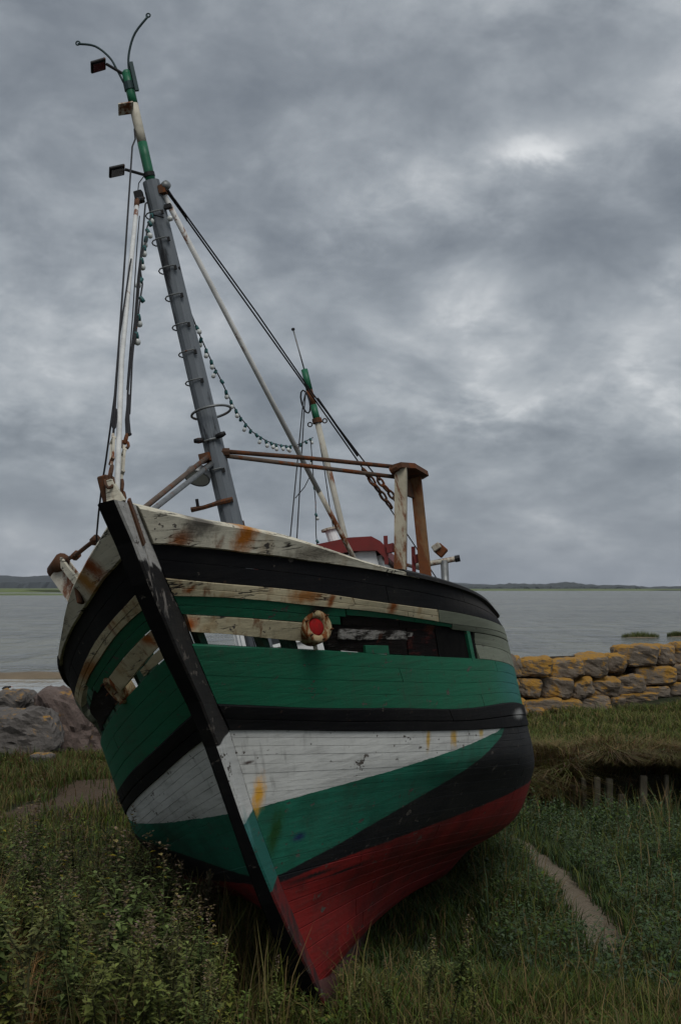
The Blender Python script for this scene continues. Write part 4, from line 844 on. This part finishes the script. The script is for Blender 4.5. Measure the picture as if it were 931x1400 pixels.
def clump(x,y): return .5+.5*np.sin(2.3*x+1.1*np.sin(1.7*y))*np.sin(1.9*y+1.3*np.sin(2.1*x+1))
def bare(x,y): return np.maximum(1-sst(.10,.30,path_d(x,y)),.96*dirt_m(x,y))
# hull footprint keeps blades out of the timber
def under(x,y):
    lx=-(x-BOAT_LOC[0])*.135-(y-BOAT_LOC[1])*.988; ly=(x-BOAT_LOC[0])*.965-(y-BOAT_LOC[1])*.113
    return (np.abs(ly)<.12)&(lx<.5)
gp=[]; r=np.random.default_rng(5)
def grass(n,x0,x1,y0,y1,hm,cols,wts,lean=(.2,.9),wd=.007,cond=None,wk=0):
    y=y0+(y1-y0)*r.random(n); x=x0+(x1-x0)*r.random(n); keep=(r.random(n)>bare(x,y))&(r.random(n)<.35+.75*clump(x,y))&~under(x,y)
    if cond is not None: keep&=cond(x,y)
    x,y=x[keep],y[keep]; z=H(x,y); k=len(x); h=hm*r.uniform(.45,1.25,k)*(.6+.6*clump(x*1.3+2,y*1.1)); 
    gp.append(blades(np.stack([x,y,z],-1),h,r.uniform(*lean,k),wd*r.uniform(.7,1.4,k)*(1+.03*y),mixcol(r,k,cols,wts),r))
fr=lambda x,y: np.abs(x)<.26*y+.6
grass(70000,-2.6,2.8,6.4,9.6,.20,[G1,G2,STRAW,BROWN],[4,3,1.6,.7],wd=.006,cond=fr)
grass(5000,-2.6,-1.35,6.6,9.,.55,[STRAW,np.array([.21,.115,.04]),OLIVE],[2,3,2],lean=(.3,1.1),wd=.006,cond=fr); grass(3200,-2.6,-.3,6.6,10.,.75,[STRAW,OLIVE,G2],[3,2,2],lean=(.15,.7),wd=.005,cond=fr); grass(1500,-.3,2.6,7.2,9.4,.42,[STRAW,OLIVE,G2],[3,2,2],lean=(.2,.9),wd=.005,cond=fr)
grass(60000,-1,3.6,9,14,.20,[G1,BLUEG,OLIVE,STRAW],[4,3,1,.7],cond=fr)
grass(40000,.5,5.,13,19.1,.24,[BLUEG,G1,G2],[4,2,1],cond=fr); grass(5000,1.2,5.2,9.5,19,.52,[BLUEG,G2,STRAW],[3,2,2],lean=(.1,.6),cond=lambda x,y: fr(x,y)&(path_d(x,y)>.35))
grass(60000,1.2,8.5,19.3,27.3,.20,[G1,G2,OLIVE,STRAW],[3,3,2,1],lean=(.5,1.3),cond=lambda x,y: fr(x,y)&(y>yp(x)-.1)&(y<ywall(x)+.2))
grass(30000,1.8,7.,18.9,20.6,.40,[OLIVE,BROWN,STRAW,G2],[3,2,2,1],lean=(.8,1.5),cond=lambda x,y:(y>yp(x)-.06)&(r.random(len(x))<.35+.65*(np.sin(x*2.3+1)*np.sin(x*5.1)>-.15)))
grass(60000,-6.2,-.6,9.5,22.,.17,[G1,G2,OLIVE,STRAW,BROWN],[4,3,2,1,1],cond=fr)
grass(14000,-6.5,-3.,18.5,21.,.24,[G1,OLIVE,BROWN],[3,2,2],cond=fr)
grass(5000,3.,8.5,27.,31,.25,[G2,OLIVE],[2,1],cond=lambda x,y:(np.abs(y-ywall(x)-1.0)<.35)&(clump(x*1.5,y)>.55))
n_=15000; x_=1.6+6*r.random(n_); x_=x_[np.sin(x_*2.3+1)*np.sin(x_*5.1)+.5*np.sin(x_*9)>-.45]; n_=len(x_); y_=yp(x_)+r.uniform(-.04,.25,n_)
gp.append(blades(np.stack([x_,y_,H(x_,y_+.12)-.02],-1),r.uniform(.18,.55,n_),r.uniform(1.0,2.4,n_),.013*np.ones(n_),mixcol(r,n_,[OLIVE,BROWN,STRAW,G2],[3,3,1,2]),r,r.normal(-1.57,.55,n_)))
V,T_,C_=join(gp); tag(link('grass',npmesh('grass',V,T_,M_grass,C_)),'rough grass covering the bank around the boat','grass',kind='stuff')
# low leafy weeds on the right hollow and among the tall weeds
lp=[]
def herb(n,x0,x1,y0,y1,hmax,cols,wts,L=(.03,.06),cond=None):
    x=x0+(x1-x0)*r.random(n); y=y0+(y1-y0)*r.random(n); keep=(r.random(n)>bare(x,y)*1.3)&(r.random(n)<.15+1.0*clump(x*1.7,y*1.5))&~under(x,y)&fr(x,y)
    if cond is not None: keep&=cond(x,y)
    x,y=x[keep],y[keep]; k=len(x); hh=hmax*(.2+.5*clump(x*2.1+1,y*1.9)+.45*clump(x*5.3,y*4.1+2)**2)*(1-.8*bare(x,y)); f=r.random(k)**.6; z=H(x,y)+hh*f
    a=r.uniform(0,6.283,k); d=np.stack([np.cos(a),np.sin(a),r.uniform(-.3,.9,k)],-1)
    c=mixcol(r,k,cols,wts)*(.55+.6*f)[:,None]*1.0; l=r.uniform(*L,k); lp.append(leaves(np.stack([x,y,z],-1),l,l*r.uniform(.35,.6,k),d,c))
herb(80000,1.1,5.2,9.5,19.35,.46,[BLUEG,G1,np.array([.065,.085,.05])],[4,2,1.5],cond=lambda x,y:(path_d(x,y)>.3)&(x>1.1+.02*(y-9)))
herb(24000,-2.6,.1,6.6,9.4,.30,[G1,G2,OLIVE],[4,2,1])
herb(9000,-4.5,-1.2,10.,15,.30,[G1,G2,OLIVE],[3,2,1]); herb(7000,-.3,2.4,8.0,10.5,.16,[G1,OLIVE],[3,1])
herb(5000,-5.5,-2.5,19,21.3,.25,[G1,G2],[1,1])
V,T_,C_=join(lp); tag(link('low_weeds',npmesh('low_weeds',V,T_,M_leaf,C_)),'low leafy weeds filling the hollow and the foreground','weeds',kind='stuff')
# tall flowering weeds: prototypes
M_stalk=plain('weed_stalk',(.06,.06,.025),.8); 
def weed_proto(seed,h,flower,leafL=.055):
    leafL*=1.3
    r=np.random.default_rng(seed); stems=[(np.zeros(3),np.array([r.normal(0,.08),r.normal(0,.08),1.])*h)]
    for k in range(r.integers(2,5)):
        f=r.uniform(.3,.75); a=r.uniform(0,6.28); b=stems[0][1]*f; stems.append((b,b+np.array([math.cos(a)*.16,math.sin(a)*.16,.28])*h*r.uniform(.7,1.1)))
    st=MB(); lf=[]; fl=[]
    for si,(a,b) in enumerate(stems):
        mid=(a+b)/2+np.array([r.normal(0,.02),r.normal(0,.02),0]); st.tube([a,mid,b],[.006,.0045,.002] if si==0 else [.004,.003,.0015],4)
        n=int(np.linalg.norm(b-a)/.022)+3
        for i in range(n):
            f=(i+.5)/n
            if si==0 and f<.12: continue
            p=a*(1-f)+b*f if f>.5 else a+(mid-a)*2*f; 
            for s in (0,1):
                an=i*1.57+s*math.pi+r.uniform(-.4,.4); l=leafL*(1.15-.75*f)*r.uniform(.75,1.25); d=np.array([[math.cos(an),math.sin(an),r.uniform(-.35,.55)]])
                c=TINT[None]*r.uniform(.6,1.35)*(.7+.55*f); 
                if r.random()<.010: c=np.array([[.34,.27,.03]]); l*=1.25
                lf.append(leaves(np.array([p]),np.array([l]),np.array([l*r.uniform(.42,.55)]),d,c))
        if flower and si==0:
            m=34; ln=.12
            for i in range(m):
                f=r.random(); p=b+np.array([r.normal(0,.010),r.normal(0,.010),(f-.35)*ln])*(1.-.0*f); a2=r.uniform(0,6.28); rr_=.012*(1.2-f)
                c=np.array([[.16,.115,.075],[.19,.14,.11],[.13,.10,.05],[.21,.17,.07]])[r.integers(0,4)][None]*r.uniform(.7,1.2)
                fl.append(leaves(np.array([p]),np.array([.019]),np.array([.015]),np.array([[math.cos(a2),math.sin(a2),r.uniform(-.2,1)]]),c))
    ms=st.mesh('stem',M_stalk); v,t_,c=join(lf); ml=npmesh('foliage',v,t_,M_leaf,c); mf=None
    if fl: v,t_,c=join(fl); mf=npmesh('flower_spike',v,t_,M_leaf,c)
    return ms,ml,mf
TINT=np.array([.088,.130,.040])
protos=[]
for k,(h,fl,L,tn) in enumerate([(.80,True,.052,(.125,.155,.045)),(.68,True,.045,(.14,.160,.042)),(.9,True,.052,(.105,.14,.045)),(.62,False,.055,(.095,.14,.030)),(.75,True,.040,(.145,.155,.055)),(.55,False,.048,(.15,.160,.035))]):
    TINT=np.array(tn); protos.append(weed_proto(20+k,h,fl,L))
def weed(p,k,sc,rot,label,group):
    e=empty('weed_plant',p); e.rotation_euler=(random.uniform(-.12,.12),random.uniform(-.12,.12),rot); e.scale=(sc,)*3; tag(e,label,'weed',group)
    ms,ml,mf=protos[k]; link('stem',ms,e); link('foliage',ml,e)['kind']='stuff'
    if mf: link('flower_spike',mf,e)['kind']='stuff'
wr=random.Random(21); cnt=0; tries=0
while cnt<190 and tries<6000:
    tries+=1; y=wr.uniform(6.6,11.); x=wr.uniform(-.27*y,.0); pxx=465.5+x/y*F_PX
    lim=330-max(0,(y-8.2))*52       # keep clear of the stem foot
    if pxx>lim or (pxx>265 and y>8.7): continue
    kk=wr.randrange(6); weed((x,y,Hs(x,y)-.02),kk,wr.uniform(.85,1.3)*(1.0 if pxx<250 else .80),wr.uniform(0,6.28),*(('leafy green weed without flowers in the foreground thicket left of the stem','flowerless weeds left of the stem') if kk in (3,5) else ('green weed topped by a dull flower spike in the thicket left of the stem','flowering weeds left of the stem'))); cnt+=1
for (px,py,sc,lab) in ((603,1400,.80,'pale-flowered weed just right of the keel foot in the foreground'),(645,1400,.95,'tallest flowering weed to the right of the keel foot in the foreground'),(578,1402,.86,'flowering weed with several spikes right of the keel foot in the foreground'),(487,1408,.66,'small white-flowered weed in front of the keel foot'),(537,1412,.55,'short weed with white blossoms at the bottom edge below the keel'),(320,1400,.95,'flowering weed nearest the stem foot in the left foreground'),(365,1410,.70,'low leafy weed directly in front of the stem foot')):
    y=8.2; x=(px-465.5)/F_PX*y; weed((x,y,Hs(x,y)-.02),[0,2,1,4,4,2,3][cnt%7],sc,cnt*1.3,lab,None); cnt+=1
# brown dock seed stalks beside the hull
def dock_proto(seed):
    r=np.random.default_rng(seed); st=MB(); lf=[]
    for k in range(9):
        a=r.uniform(0,6.28); b=np.array([math.cos(a)*.10,math.sin(a)*.10,r.uniform(.45,.75)]); st.tube([np.zeros(3),b],[.005,.002],4)
        for i in range(60):
            f=r.uniform(.35,1); p=b*f+r.normal(0,.008,3); a2=r.uniform(0,6.28); lf.append(leaves(p[None],np.array([.024]),np.array([.012]),np.array([[math.cos(a2)*.6,math.sin(a2)*.6,.9]]),np.array([[.10,.075,.042]])*r.uniform(.6,1.3)))
    v,t_,c=join(lf); return st.mesh('stem',M_stalk),npmesh('seed_heads',v,t_,M_leaf,c)
dk=[dock_proto(1),dock_proto(2)]
for i,(px,dep) in enumerate(((205,10.3),(222,9.9),(238,10.2),(252,9.8),(265,10.1),(232,9.6),(215,9.5),(190,10.2),(275,9.7),(245,10.0),(258,9.5),(228,10.4),(212,10.0),(268,9.4),(283,9.6))):
    x=(px-465.5)/F_PX*dep; e=empty('dock_plant',(x,dep,Hs(x,dep))); e.rotation_euler=(0,0,i*1.1); e.scale=(wr.uniform(.95,1.25),)*3; tag(e,'brown upright seed stalks of dock beside the starboard bow','weed','dock stalks by the bow')
    link('stem',dk[i%2][0],e); link('seed_heads',dk[i%2][1],e)['kind']='stuff'
# islets of grass in the water
for (px,py,wd,lab) in ((875,871,26,'larger grassy islet in the shallow water near the right edge'),(925,870,14,'smaller grassy islet cut by the right edge of the view')):
    dep=(2.6-WATER)*F_PX/(py-803); c=at(px,py,dep); n=900; rr=wd*dep/F_PX; a=r.uniform(0,6.28,n); q=np.sqrt(r.random(n)); P=np.stack([rr*q*np.cos(a),rr*.6*q*np.sin(a),np.zeros(n)],-1)
    v,t_,cc=blades(P,.50*(1.1-q*.6)*r.uniform(.6,1.2,n),r.uniform(.3,.9,n),.02*np.ones(n),mixcol(r,n,[G1,G2,OLIVE],[2,2,1]),r); e=empty('grass_islet',(c.x,c.y,WATER)); tag(e,lab,'islet'); link('grass_blades',npmesh('grass_blades',v,t_,M_grass,cc),e)
    MB().lathe((0,0,-.1),(0,0,1),[(rr*1.05,0),(rr*.9,.10),(rr*.4,.15),(0,.16)],16).build('mud_mound',M_sand,e,True)

# ------------------------------------------------------------ thin sea air
V=[(x,y,z) for z in (-3.,60.) for x,y in ((-1300,-40),(1700,-40),(1700,4600),(-1300,4600))]
hz_=link('haze',pymesh('haze',V,[(3,2,1,0),(4,5,6,7),(0,1,5,4),(1,2,6,5),(2,3,7,6),(3,0,4,7)],None)); hz_.data.materials.clear(); tag(hz_,kind='stuff')
mh,th=new_mat('thin_haze'); pv_=th.n('ShaderNodeVolumePrincipled',None,Color=(.80,.87,.96),Density=.00008,Anisotropy=.2); th.L.new(pv_.outputs[0],th.n('ShaderNodeOutputMaterial').inputs['Volume']); hz_.data.materials.append(mh)
